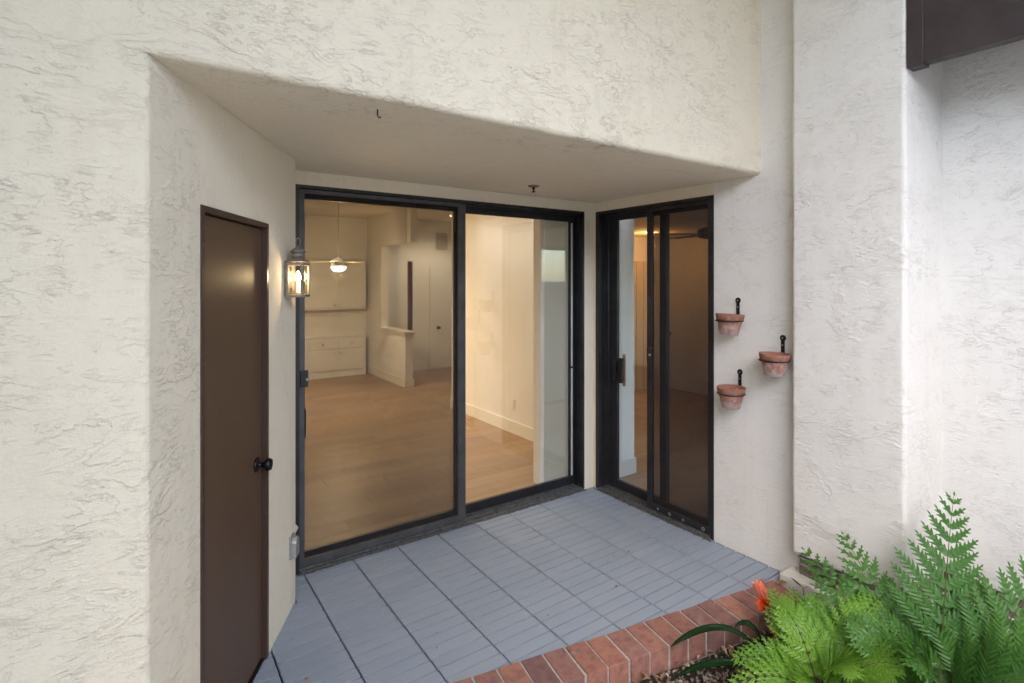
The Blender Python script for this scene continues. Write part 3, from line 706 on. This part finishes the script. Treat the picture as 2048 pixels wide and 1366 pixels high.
# ------------------------------------------------------------------ rooms behind the glass
FZ = .03; CH = 2.94; BCH = 2.46
fl = thing('interior_floor', 'oak plank floor inside the rooms behind the glass doors', 'floor', (-1, 3, 0), kind='structure')
bm = B(); box(bm, (-6, .13, -.05), (.3, 6.6, FZ - .006)); box(bm, (.13, -2.2, -.05), (4.2, 6.4, FZ - .006)); obj('subfloor', bm, plain('subfloor', (.17, .11, .065), .8), fl)
me_p = bpy.data.meshes.new('plank'); b_ = B(); box(b_, (.001, .001, -.006), (1.219, .179, 0), .001, 1); b_.to_mesh(me_p); b_.free(); me_p.materials.append(M['plank'])
def planks(x0, x1, y0, y1):
    rnd = random.Random(int(abs(x0 * 100 + y0 * 10))); y = y0; nr = 0
    while y < y1 - .01:
        x = x0 - (nr * .47 % 1.22); nr += 1
        while x < x1 - .01:
            a, c, yy = max(x, x0), min(x + 1.22, x1), min(.18, y1 - y)
            if c - a > .02:
                o = link('plank', me_p, fl); o.matrix_parent_inverse = Matrix.Translation(-Vector(fl.location))
                o.location = (a, y, FZ + rnd.uniform(-.0004, 0)); o.scale = ((c - a) / 1.22, yy / .18, 1)
            x += 1.22
        y += .18
planks(-2.75, .29, .13, 6.5); planks(.125, 3.85, -1.43, -.05); planks(.47, 3.85, -.05, 2.45); planks(.29, 2.6, 3.1, 6.15)
def iwall(bm_list, base=None, mat='wall_in', label='', name='interior_wall'):
    t = thing(name, label, 'wall', bm_list[0][0], kind='structure')
    for lo, hi in bm_list:
        bm = B(); box(bm, lo, hi); obj('wall_panel', bm, M[mat], t)
    for lo, hi in (base or []):
        bm = B(); box(bm, lo, hi, .002); obj('baseboard', bm, M['cap_white'], t)
    return t
iwall([((.29, -.04, -.02), (.47, 3.10, CH)), ((.15, -.036, -.02), (.288, .13, BZ))], [((.275, .15, FZ), (.2895, 3.115, FZ + .14)), ((.2755, 3.1005, FZ), (.485, 3.115, FZ + .14)), ((.150, -.053, FZ), (.485, -.0405, FZ + .14)), ((.4705, -.04, FZ), (.485, 3.1, FZ + .14))], label='pale partition wall with white baseboard between the two rooms')
iwall([((-6.0, 6.55, -.02), (.335, 6.7, CH)), ((-6.1, .15, -.02), (-5.0, 6.6, CH))], [((-5.0, 6.535, FZ), (-1.5, 6.549, FZ + .14))], label='cream far wall of the dining room behind the cabinets')
wt = iwall([((.335, 5.80, -.02), (.47, 6.549, CH)), ((.335, 4.75, -.02), (.47, 5.80, .90)), ((.335, 4.75, 2.39), (.47, 5.80, CH)), ((.36, 4.6, 2.39), (.47, 4.748, CH))], [((.320, 4.735, FZ), (.334, 6.54, FZ + .14)), ((.3345, 4.735, FZ), (.485, 4.749, FZ + .14))], label='cream half wall with pass through opening beside the dining area')
bm = B(); box(bm, (.300, 4.715, .901), (.505, 5.80, .940), .006); box(bm, (.318, 4.733, .86), (.3345, 5.80, .9005), .004); box(bm, (.3345, 4.733, .86), (.487, 4.7485, .9005), .004); obj('cap', bm, M['cap_white'], wt)
iwall([((.475, 6.15, -.02), (3.2, 6.3, CH)), ((2.6, 2.62, -.02), (2.75, 6.148, CH)), ((.475, 2.46, -.02), (3.9, 2.60, CH)), ((3.86, -1.5, -.02), (4.0, 2.455, BCH)), ((.15, -1.6, -.02), (.68, -1.45, BCH)), ((2.1, -1.6, -.02), (4.0, -1.45, BCH)), ((.68, -1.6, -.02), (2.1, -1.45, .25)), ((.68, -1.6, 2.2), (2.1, -1.45, BCH))], [((.48, 6.136, FZ), (1.4, 6.149, FZ + .14)), ((3.846, -1.4, FZ), (3.859, 2.44, FZ + .12))], label='interior walls of the hall and the bedroom')
ct = thing('interior_ceiling', 'ceilings of the rooms behind the glass doors', 'ceiling', (-1, 3, CH), kind='structure')
bm = B(); box(bm, (-6, .15, CH + .002), (3.2, 6.7, CH + .1)); obj('ceiling_panel', bm, M['ceil_in'], ct)
bm = B(); box(bm, (.472, -1.5, BCH + .002), (4, 2.458, BCH + .1)); obj('ceiling_panel', bm, M['ceil_in'], ct)
# built-in cabinets
def cab(name, label, x0, x1, z0, z1, y, dep, cols, kind):
    t = thing(name, label, 'cabinet', ((x0 + x1) / 2, y, z0))
    bm = B(); box(bm, (x0, y, z0), (x1, y + dep, z1)); obj('carcass', bm, M['white_paint'], t)
    if kind == 'low':
        bm = B(); box(bm, (x0 - .02, y - .02, z1 + .001), (x1 + .012, y + dep, z1 + .03), .005); obj('counter_top', bm, M['white_paint'], t)
    w_ = (x1 - x0 - .05) / cols
    for i in range(cols):
        a = x0 + .03 + w_ * i + .012; c = a + w_ - .024
        def front(nm, za, zb, kx, kz, arch=False):
            bm = B(); box(bm, (a, y - .018, za), (c, y - .001, zb), .003); f = obj(nm, bm, M['white_paint'], t)
            bm = B()
            if arch:
                m = .05; n = 16; top = [(a + m + (c - a - 2 * m) * q / n, zb - m - .045 * (1 - math.exp(-((q / n - .5) / .16) ** 2)) - .012 * math.cos(6.28 * q / n)) for q in range(n + 1)]
                tube(bm, [(px, y - .019, pz) for px, pz in [(a + m, za + m)] + top + [(c - m, za + m)]], .0045, 5, True)
            else:
                m = .035; tube(bm, [(a + m, y - .019, za + m), (a + m, y - .019, zb - m), (c - m, y - .019, zb - m), (c - m, y - .019, za + m)], .004, 5, True)
            obj('panel_moulding', bm, M['cap_white'], f)
            bm = B(); lathe(bm, [(.006, 0), (.006, -.014), (.015, -.018), (.016, -.026), (.008, -.031)], (kx(a, c), y - .018, kz), 12, 'Y'); obj('knob', bm, M['knob'], f, True)
        kx = (lambda a_, c_: c_ - .04) if i % 2 == 0 else (lambda a_, c_: a_ + .04)
        if kind == 'low':
            front('drawer', z1 - .20, z1 - .025, lambda a_, c_: (a_ + c_) / 2, z1 - .11); front('cabinet_door', z0 + .12, z1 - .225, kx, z1 - .28, True)
        else: front('cabinet_door', z0 + .03, z1 - .03, kx, z0 + .08)
cab('base_cabinet', 'white base cabinet with drawers and arched doors on the far dining wall', -1.85, .25, FZ, .74, 6.35, .20, 4, 'low')
cab('wall_cabinet', 'white upper cabinet hung over the base cabinet', -1.85, .25, 1.25, 2.13, 6.35, .20, 4, 'up')
# interior lamps
def downlight(x, y, z, label, p, col=(1, .82, .58)):
    t = thing('recessed_light', label, 'ceiling light', (x, y, z), group='recessed lights in the living room')
    bm = B(); lathe(bm, [(.085, .0), (.088, -.004), (.078, -.008), (.062, -.004)], (0, 0, 0), 24, cap=False); obj('trim_ring', bm, M['white_paint'], t, True, world=False)
    bm = B(); lathe(bm, [(.062, -.004), (.001, -.004)], (0, 0, 0), 24, cap=False); obj('lens', bm, M['downlight'], t, world=False)
    light('downlight', (0, 0, -.03), p, col, t, .06, 150)
downlight(-.52, 2.03, CH, 'lit recessed ceiling light seen through the screened pane', 11, (1, .90, .76))
downlight(-.32, .72, CH, 'unseen recessed ceiling light added to brighten the pleated blind', 9, (1, .95, .86))  # added lamp out of view, lights the pleats from behind
downlight(-3.2, 2.0, CH, 'unseen recessed ceiling light added to light the left of the living room', 17)  # added lamp out of view, fills the living room
downlight(-2.0, 3.9, CH, 'unseen recessed ceiling light added to light the dining end of the room', 110)  # added lamp out of view, brightens the dining end
downlight(1.45, 5.2, CH, 'recessed ceiling light in the hall beyond the half wall', 45)
t = thing('ceiling_fan', 'pale ceiling fan with lit bowl hanging over the dining area', 'ceiling fan', (-.82, 4.5, 1.92))
bm = B(); lathe(bm, [(.02, -.02), (.07, -.01), (.10, .02), (.11, .05)], (0, 0, 0), 20); obj('light_bowl', bm, M['downlight'], t, True, world=False)
bm = B(); lathe(bm, [(.10, .052), (.11, .08), (.09, .16), (.03, .18), (.006, .2), (.006, CH - 1.92)], (0, 0, 0), 16); obj('motor', bm, M['cap_white'], t, True, world=False)
for i in range(5):
    bm = B(); box(bm, (.1, -.045, .118), (.42, .045, .123), .002); bmesh.ops.rotate(bm, verts=bm.verts, cent=(0, 0, 0), matrix=Matrix.Rotation(i * 1.2566 + .3, 3, 'Z')); obj('blade', bm, M['closet'], t, world=False)
light('fan_light', (0, 0, -.06), 36, (1, .72, .38), t, .08)
t = thing('ceiling_fan', 'dark ceiling fan seen through the right hand screen', 'ceiling fan', (2.02, .27, 2.30))
bm = B(); lathe(bm, [(.05, -.06), (.12, -.04), (.13, .04), (.05, .07), (.015, .08), (.015, BCH - 2.30)], (0, 0, 0), 20); obj('motor', bm, M['fan'], t, True, world=False)
for i in range(5):
    bm = B(); box(bm, (.12, -.065, -.012), (.66, .065, -.004), .003); bmesh.ops.rotate(bm, verts=bm.verts, cent=(0, 0, 0), matrix=Matrix.Rotation(i * 1.2566 + 2.55, 3, 'Z')); obj('blade', bm, M['fan'], t, world=False)
t = thing('ceiling_light', 'warm bedroom ceiling light near the closet doors', 'ceiling light', (2.85, 1.82, BCH))
bm = B(); lathe(bm, [(.045, 0), (.045, -.03), (.03, -.06), (.008, -.07)], (0, 0, 0), 20); obj('shade', bm, M['downlight'], t, True, world=False)
light('bedroom_light', (0, 0, -.16), 3.8, (1, .45, .11), t, .06)
t = thing('added_window', 'unseen window added in the south bedroom wall to let daylight in', 'window', (1.39, -1.5, .25))  # added opening out of view, brings daylight onto the partition end
bm = B(); panel_frame(bm, .682, 2.098, .252, 2.198, -1.55, -1.50, .05, .05, .05, .05, fB); wf = obj('window_frame', bm, M['alu'], t)
bm = B(); sheet(bm, .734, 2.046, .304, 2.146, -1.53, .006, fB); obj('pane', bm, M['glass'], wf)
# closet and hall doors
t = thing('closet_door', 'pair of amber lit closet doors at the back of the bedroom', 'closet door', (3.25, 2.44, FZ))
for x0, x1 in ((2.62, 3.20), (3.215, 3.37), (3.385, 3.82)):
    bm = B(); box(bm, (x0, 2.42, FZ + .01), (x1, 2.455, 2.08), .004); obj('door_panel', bm, M['closet'], t)
t = thing('passage_door', 'plain bedroom door with dark knob on the far bedroom wall', 'door', (3.83, 1.9, FZ))
bm = B(); box(bm, (3.82, 1.55, FZ + .005), (3.8595, 2.33, 2.06), .003); obj('door_leaf', bm, M['wall_in'], t)
bm = B(); lathe(bm, [(.03, 0), (.03, -.006), (.012, -.01), (.012, -.035), (.028, -.045), (.026, -.065)], (3.82, 2.26, .92), 16, 'X'); obj('knob', bm, M['knob'], t, True)
t = thing('hall_door', 'white panelled hall door with dark knob beyond the half wall', 'door', (1.75, 6.13, FZ))
bm = B(); box(bm, (1.45, 6.115, FZ + .005), (2.05, 6.149, 2.06), .003); obj('door_leaf', bm, M['white_paint'], t)
bm = B(); lathe(bm, [(.03, 0), (.03, -.006), (.012, -.01), (.012, -.035), (.028, -.045), (.026, -.065)], (1.62, 6.115, .84), 16, 'Y'); obj('knob', bm, M['knob'], t, True)
t = thing('kitchen_post', 'dark reddish wooden post behind the pass through opening', 'post', (.635, 5.23, FZ))
bm = B(); box(bm, (.60, 5.2, FZ), (.67, 5.27, 2.1), .006); box(bm, (.59, 5.19, FZ), (.68, 5.28, FZ + .1), .004); obj('shaft', bm, plain('red_brown_wood', (.09, .035, .025), .5), t)
t = thing('air_vent', 'square air return grille high on the hall wall', 'vent', (1.70, 6.14, 2.5))
bm = B(); box(bm, (1.56, 6.135, 2.35), (1.86, 6.149, 2.72), .002); obj('frame', bm, M['wall_in'], t)
for i in range(12):
    bm = B(); box(bm, (1.585, 6.127, 2.375 + i * .028), (1.835, 6.1345, 2.391 + i * .028)); obj('louver', bm, M['grille'], t)
t = thing('wall_outlet', 'white wall outlet above the baseboard on the partition wall', 'outlet', (.288, 1.62, .36))
bm = B(); box(bm, (.283, 1.585, .31), (.2895, 1.655, .42), .002); obj('plate', bm, M['white_paint'], t)
bm = B(); box(bm, (.2805, 1.605, .335), (.2832, 1.635, .36)); box(bm, (.2805, 1.605, .372), (.2832, 1.635, .397)); obj('socket', bm, M['cap_white'], t)
# pleated blind stacked at the right end of the tall door
t = thing('pleated_blind', 'pale pleated vertical blind drawn to the right inside the tall glass door', 'blind', (-.26, .21, FZ))
bm = B(); box(bm, (-.452, .155, FZ + .015), (-.408, .265, 2.32), .010, 3); obj('lead_rail', bm, M['white_paint'], t)
n = 21
for i in range(n):
    x = -.404 + (.30 / n) * i
    q = .30 / n; bm = B(); v = [bm.verts.new((px_, py_, pz_)) for pz_ in (FZ + .03, 2.31) for px_, py_ in ((x, .160), (x + q * .5, .138), (x + q, .160), (x + q * .5, .182))]
    for f_ in ((0, 1, 5, 4), (1, 2, 6, 5), (2, 3, 7, 6), (3, 0, 4, 7)): bm.faces.new([v[k] for k in f_])
    obj('vane', bm, M['blind'], t)
bm = B(); box(bm, (-2.40, .17, 2.325), (-.10, .25, 2.36), .004); obj('head_rail', bm, M['white_paint'], t)
bm = B(); tube(bm, [(-.462, .15, 2.32), (-.462, .148, 1.45)], .0035, 6); obj('wand', bm, M['white_paint'], t)

# ------------------------------------------------------------------ ferns
def frond(name, parent, base, ctrl, tip, up, W, npair, mat, rnd, sp=.026, bare=.22, droop=.12, ratio=.30, wing_w=.85):
    """broad triangular frond: stalk, pinnae along it, toothed leaflets along each pinna; one mesh"""
    P0, P1, P2 = Vector(base), Vector(ctrl), Vector(tip); bm = B()
    def pt(t): return P0 * (1 - t) ** 2 + P1 * 2 * t * (1 - t) + P2 * t * t
    def tg(t): return ((P1 - P0) * (1 - t) + (P2 - P1) * t).normalized()
    L = (P1 - P0).length * .5 + (P2 - P0).length * .5
    tube(bm, [pt(i / 14) for i in range(15)], .0042, 5, taper=.0008)
    for f in bm.faces: f.material_index = 1
    upv = Vector(up).normalized()
    def leaflet(o, d, n, ln, wd, teeth, curl=.10):
        s = n.cross(d).normalized(); pts = []
        k = max(2, teeth)
        for sd in (1, -1):
            row = []
            for q in range(k * 2 + 1):
                t = q / (k * 2); wv = wd * min(1, .80 + t * 1.2) * max(0, 1 - t ** 1.6) ** .8 * (1 if q % 2 else .80)
                if q == k * 2: wv = 0
                row.append((t + (.045 if q % 2 else 0), sd * wv))
            pts.append(row)
        mid = [bm.verts.new(o + d * ln * (q / (k * 2)) - n * (ln * .10 * (q / (k * 2)) ** 2)) for q in range(k * 2 + 1)]
        for row in pts:
            vs = [bm.verts.new(o + d * ln * min(t, 1.0) + s * y + n * (abs(y) * .35 - ln * .10 * t * t)) for t, y in row[:-1]]
            vs.append(mid[-1])
            for q in range(k * 2):
                if q == k * 2 - 1: bm.faces.new((mid[q], mid[q + 1], vs[q]) if row is pts[0] else (mid[q + 1], mid[q], vs[q]))
                else: bm.faces.new((mid[q], mid[q + 1], vs[q + 1], vs[q]) if row is pts[0] else (mid[q + 1], mid[q], vs[q], vs[q + 1]))
    for i in range(npair):
        t = bare + (1 - bare) * (i / npair) ** .92; p = pt(t); T = tg(t)
        side = T.cross(upv).normalized(); nn = side.cross(T).normalized()
        q = (t - bare) / (1 - bare)
        pl = W * (1 - q) ** .85 * (1 if i else .92) + .012
        for sg in (1, -1):
            plen = pl * rnd.uniform(.9, 1.08)
            fw = .50 + .35 * q + rnd.uniform(-.06, .06)
            d0 = (side * sg * (1 - fw * .35) + T * fw + nn * rnd.uniform(-.08, .10)).normalized()
            npn = max(3, int(plen / sp)); off = (1 - q) * .004
            ps = []
            m = nn.copy()
            for k in range(npn + 1):
                u = k / npn; ps.append(p + d0 * plen * u + T * (plen * .10 * u * u) - upv * (droop * plen * u * u))
            if plen > .02:
                wing = []
                for k in range(npn + 1):
                    d = (ps[min(k + 1, npn)] - ps[max(k - 1, 0)]).normalized(); sv = d.cross(m).normalized() * (min(sp * 1.25, plen * ratio * .52) * (1 - k / npn) ** .75 * (.55 if k == 0 else 1) * wing_w + .0015)
                    wing.append([bm.verts.new(ps[k] + sv), bm.verts.new(ps[k] - sv)])
                for wa, wb in zip(wing, wing[1:]): bm.faces.new((wa[0], wb[0], wb[1], wa[1]))
            if plen > .03:
                tube(bm, ps[::max(1, npn // 4)] + ([ps[-1]] if npn % max(1, npn // 4) else []), .0013, 4, taper=.0005)
            for k in range(1, npn + 1):
                u = k / npn; d = (ps[k] - ps[k - 1]).normalized(); s2 = d.cross(m).normalized(); nl = s2.cross(d).normalized()
                ln = min(sp * 2.6, plen * ratio * (1 - u) ** .62 * (1.0 if k > 1 else .85) + sp * .45)
                if k == npn: leaflet(ps[k] - d * sp * .3, d, nl, sp * 1.0, sp * .26, 3); continue
                for s3 in (1, -1):
                    dd = (s2 * s3 * .80 + d * (.58 + .45 * u) + nl * rnd.uniform(-.12, .16)).normalized()
                    leaflet(ps[k] + d * rnd.uniform(-.002, .002), dd, (nl + s2 * rnd.uniform(-.25, .25)).normalized(), ln * rnd.uniform(.9, 1.1), sp * rnd.uniform(.47, .55) * min(1, .55 + .9 * (1 - u)), 5 if ln > .04 else 4 if ln > .026 else 3)
    leaflet(pt(.985), tg(1), upv, sp * 1.2, sp * .28, 3)
    for f in bm.faces:
        f.smooth = False
    o = obj(name, bm, [mat, M['stem']], parent)
    return o
exec_ferns = True
def ferns():
    rnd = random.Random(11)
    f = thing('fern', 'tall dark green fern growing beside the stucco pilaster', 'fern', (-.50, -2.60, -.1))
    b0 = (-.50, -2.60, -.09)
    # ctrl, tip, up, W, pairs
    for c, t_, up, W, n in DARK: frond('frond', f, b0, c, t_, up, W, n, M['fern_dark'], rnd, .0190)
    g = thing('fern', 'bright yellow green young fern in front of the brick edging', 'fern', (-.80, -2.28, -.1))
    b1 = (-.80, -2.28, -.09)
    for c, t_, up, W, n in LIGHT: frond('frond', g, b1, c, t_, up, W * 1.05, n - 1, M['fern_light'], rnd, .0150)
DARK = [
    ((-.44, -2.60, .50), (-.06, -2.53, .775), (-.80, -.60, .25), .27, 11),
    ((-.62, -2.38, .30), (-.42, -2.00, .40), (-.65, -.55, .55), .20, 11),
    ((-.50, -2.38, .38), (-.30, -2.14, .50), (-.65, -.60, .45), .18, 10),
    ((-.40, -2.80, .42), (.05, -2.86, .62), (-.75, -.45, .45), .23, 11),
    ((-.48, -2.86, .34), (-.22, -3.05, .50), (-.6, -.3, .7), .26, 11),
    ((-.62, -2.78, .34), (-.52, -3.00, .36), (-.5, -.1, .85), .26, 11),
    ((-.66, -2.62, .33), (-.80, -2.62, .30), (-.35, -.3, .9), .24, 11),
    ((-.36, -2.66, .33), (-.02, -2.62, .42), (-.7, -.5, .5), .24, 11),
    ((-.44, -2.54, .28), (-.18, -2.28, .30), (-.65, -.5, .55), .20, 11),
    ((-.58, -2.45, .22), (-.52, -2.18, .20), (-.5, -.5, .7), .18, 11),
    ((-.70, -2.50, .30), (-.68, -2.34, .30), (-.5, -.5, .7), .18, 11),
]
LIGHT = [
    ((-.80, -2.14, .26), (-.595, -1.93, .215), (-.55, -.55, .62), .13, 12),
    ((-.92, -2.18, .20), (-1.06, -2.02, .09), (-.3, -.4, .9), .13, 12),
    ((-.98, -2.24, .20), (-1.18, -2.08, .06), (-.3, -.35, .9), .13, 11),
    ((-.72, -2.13, .22), (-.45, -1.97, .19), (-.45, -.5, .8), .14, 12),
    ((-.92, -2.36, .20), (-1.06, -2.32, .06), (-.2, -.3, .95), .14, 11),
    ((-.76, -2.42, .26), (-.74, -2.56, .24), (-.35, -.1, .95), .17, 12),
    ((-.66, -2.34, .30), (-.44, -2.36, .32), (-.5, -.4, .8), .17, 12),
    ((-.82, -2.22, .28), (-.74, -2.04, .26), (-.5, -.55, .7), .13, 11),
    ((-.86, -2.34, .27), (-.92, -2.46, .22), (-.3, -.2, .95), .15, 12),
    ((-.74, -2.22, .26), (-.56, -2.14, .27), (-.45, -.5, .8), .15, 12),
    ((-.94, -2.42, .20), (-1.02, -2.50, .10), (-.2, -.2, .95), .15, 11),
    ((-.72, -2.32, .22), (-.58, -2.24, .20), (-.4, -.4, .85), .16, 12),
]
ferns()

# ------------------------------------------------------------------ clivia: strap leaves and coral flowers
def strap(bm, pts, wd):
    n = 16; P = [Vector(p) for p in pts]; rows = []
    def pt(t): return P[0] * (1 - t) ** 3 + P[1] * 3 * t * (1 - t) ** 2 + P[2] * 3 * t * t * (1 - t) + P[3] * t ** 3
    for i in range(n + 1):
        t = i / n; T = (pt(min(1, t + .02)) - pt(max(0, t - .02))).normalized(); s = T.cross(Vector((0, 0, 1))).normalized(); u = s.cross(T)
        ww = wd * (.75 + .25 * math.sin(math.pi * t)) * (1 if t < .72 else math.sqrt(max(0, 1 - ((t - .72) / .28) ** 2)))
        rows.append([bm.verts.new(pt(t) + s * ww * a + u * (.35 * ww * a * a)) for a in (-1, -.5, 0, .5, 1)])
    for a, b in zip(rows, rows[1:]):
        for k in range(4): bm.faces.new((a[k], a[k + 1], b[k + 1], b[k]))
cl = thing('clivia', 'dark strap leaved clivia with two coral flowers over the bricks', 'flowering plant', (-.78, -2.10, -.1))
for q in (((-.80, -2.06, -.09), (-.88, -1.97, .20), (-1.02, -1.87, .17), (-1.175, -1.765, .045)), ((-.86, -2.14, -.09), (-.96, -2.06, .10), (-1.09, -1.94, .06), (-1.215, -1.825, -.045)), ((-.74, -2.02, -.09), (-.78, -1.97, .12), (-.80, -1.93, .13), (-.83, -1.88, .075))):
    bm = B(); strap(bm, q, .026); bmesh.ops.solidify(bm, geom=bm.faces[:], thickness=.0015); obj('leaf', bm, M['strap'], cl, True)
bm = B(); tube(bm, [(-.76, -2.09, -.09), (-.68, -2.00, .05), (-.60, -1.92, .11)], .006, 8, taper=.004); obj('stem', bm, M['stem'], cl, True)
def flower(at, axis, mat, ln=.062):
    ax = Vector(axis).normalized(); u = ax.cross(Vector((0, 0, 1))).normalized(); v = ax.cross(u); root = None
    for k in range(6):
        a = k * math.pi / 3 + .2; rd = u * math.cos(a) + v * math.sin(a); sd_ = ax.cross(rd); bm = B(); rows = []
        for i in range(8):
            t = i / 7; wd = .27 * ln * math.sin(math.pi * (t * .86 + .09)) ** .8; rr = .006 + .030 * t ** 2.0 * (1.1 if k % 2 else .85)
            rows.append([bm.verts.new(Vector(at) + ax * ln * t + rd * (rr - .006 * abs(s)) + sd_ * wd * s) for s in (-1, 0, 1)])
        for a_, b_2 in zip(rows, rows[1:]):
            for q in (0, 1): bm.faces.new((a_[q], a_[q + 1], b_2[q + 1], b_2[q]))
        obj('petal', bm, mat, cl, True)
flower((-.575, -1.915, .125), (-.85, -.05, .25), M['petal'], .088); flower((-.555, -1.885, .13), (-.15, .55, .85), M['petal_pink'], .085)
flower((-.70, -2.01, .08), (-.5, -.5, .3), M['petal'], .03)
# sprig at the ledge and reddish sprouts in the gravel
sg = thing('weed_sprig', 'small dark two leaved sprig sprouting in front of the white ledge', 'weed', (-.18, -1.88, -.1))
bm = B(); tube(bm, [(-.165, -1.885, -.1), (-.165, -1.882, .01), (-.17, -1.878, .055)], .0022, 6); obj('stem', bm, M['stem'], sg)
for d in ((-.03, .055, .045), (.02, -.03, .012)):
    bm = B(); d = Vector(d); s = d.cross(Vector((.4, .3, .8))).normalized(); o_ = Vector((-.17, -1.878, .055)); rows = []
    for i in range(7): t = i / 6; rows.append([bm.verts.new(o_ + d * t + s * (a_ * .013 * math.sin(math.pi * (.06 + t * .9)))) for a_ in (-1, 0, 1)])
    for a_, b_2 in zip(rows, rows[1:]):
        for q in (0, 1): bm.faces.new((a_[q], a_[q + 1], b_2[q + 1], b_2[q]))
    obj('leaf', bm, M['strap'], sg, True)
t = thing('sprout', 'green and rusty sprouts standing in the gravel under the strap leaves', 'weed', (-1.06, -1.95, -.1))
for at, tp, mt in (((-1.04, -1.97, -.1), (-1.05, -1.965, .0), 'dry'), ((-1.11, -1.975, -.1), (-1.125, -1.96, -.03), 'fern_dark'), ((-1.02, -1.975, -.1), (-1.00, -1.98, -.02), 'fern_light')):
    bm = B(); tube(bm, [at, Vector(at).lerp(Vector(tp), .5) + Vector((.004, 0, 0)), tp], .006, 5, taper=.001); obj('blade', bm, M[mt], t, True)

# ------------------------------------------------------------------ the far side of the courtyard, seen mirrored in the panes
nb = thing('neighbour_house', 'white stucco house with clay tile roof across the courtyard', 'house', (-8.6, -8.2, 0))
bm = B(); box(bm, (-6, -6, -.12), (6, 0, 3.3)); obj('wall', bm, M['stucco'], nb, world=False)
bm = B(); box(bm, (-6.3, -6, 3.302), (6.3, .5, 3.42)); obj('offscreen_eave', bm, M['beam'], nb, world=False)
me_t = bpy.data.meshes.new('roof_tile'); b_ = B(); 
for i in range(6):
    pass
v0 = [b_.verts.new((.11 * math.cos(math.pi * i / 6), 0, .08 * math.sin(math.pi * i / 6))) for i in range(7)]; v1 = [b_.verts.new((.09 * math.cos(math.pi * i / 6), -3.4, 1.2 + .08 * math.sin(math.pi * i / 6))) for i in range(7)]
for i in range(6): b_.faces.new((v0[i], v0[i + 1], v1[i + 1], v1[i]))
b_.faces.new(v0); b_.to_mesh(me_t); b_.free(); me_t.materials.append(M['tileroof'])
for i in range(54):
    o = link('roof_tile', me_t, nb); o.location = (-6.2 + i * .232, .55, 3.43)
for x in (-4.2, -1.2, 1.6, 4.4):
    bm = B(); box(bm, (x - .6, -.02, 1.0), (x + .6, .04, 2.4)); fr = obj('window', bm, M['alu'], nb, world=False)
    for sx in (-.55, .02):
        bm = B(); box(bm, (x + sx, .041, 1.05), (x + sx + .53, .046, 2.35)); o = obj('pane', bm, M['darkglass'], fr, world=False)
def palm(x, y, h, nf, seed, label, spread=1.5):
    rnd = random.Random(seed); t = thing('palm_tree', label, 'palm tree', (x, y, -.1), group='palms across the courtyard')
    bm = B(); n = 14; tube(bm, [(.10 * math.sin(i / n * 1.5), .06 * i / n, (h + .1) * i / n) for i in range(n + 1)], .10, 10, taper=.075); obj('trunk', bm, M['trunk'], t, world=False)
    bm = B(); top = Vector((.10, .06, h + .05))
    for k in range(nf):
        az = k * 2.399 + rnd.uniform(-.2, .2); el = rnd.uniform(.1, 1.15); L = spread * rnd.uniform(.85, 1.1); hd = Vector((math.cos(az), math.sin(az), 0))
        prev = None; pts = []
        for i in range(15):
            s = i / 14; pts.append(top + hd * L * s * math.cos(el * (1 - .3 * s)) + Vector((0, 0, L * (s * math.sin(el) - .62 * s * s))))
        tube(bm, pts, .012, 4, taper=.003)
        for i in range(2, 15):
            d = (pts[i] - pts[i - 1]).normalized(); sdv = d.cross(Vector((0, 0, 1))).normalized()
            for sg_ in (1, -1):
                for j in (0, .5):
                    o_ = pts[i - 1].lerp(pts[i], j); ll = .42 * math.sin(math.pi * (.12 + .8 * i / 14)); e = o_ + (sdv * sg_ * .8 + d * .55 + Vector((0, 0, -.25))).normalized() * ll; wv = d * .018
                    bm.faces.new([bm.verts.new(q) for q in (o_ - wv, o_.lerp(e, .5) - wv, e, o_.lerp(e, .5) + wv, o_ + wv)])
    obj('crown', bm, M['palm_leaf'], t, world=False)
palm(-6.1, -6.0, 1.95, 22, 1, 'short palm mirrored in the right glass door')
palm(-7.9, -6.9, 2.5, 22, 2, 'taller palm standing nearer the white house across the courtyard')
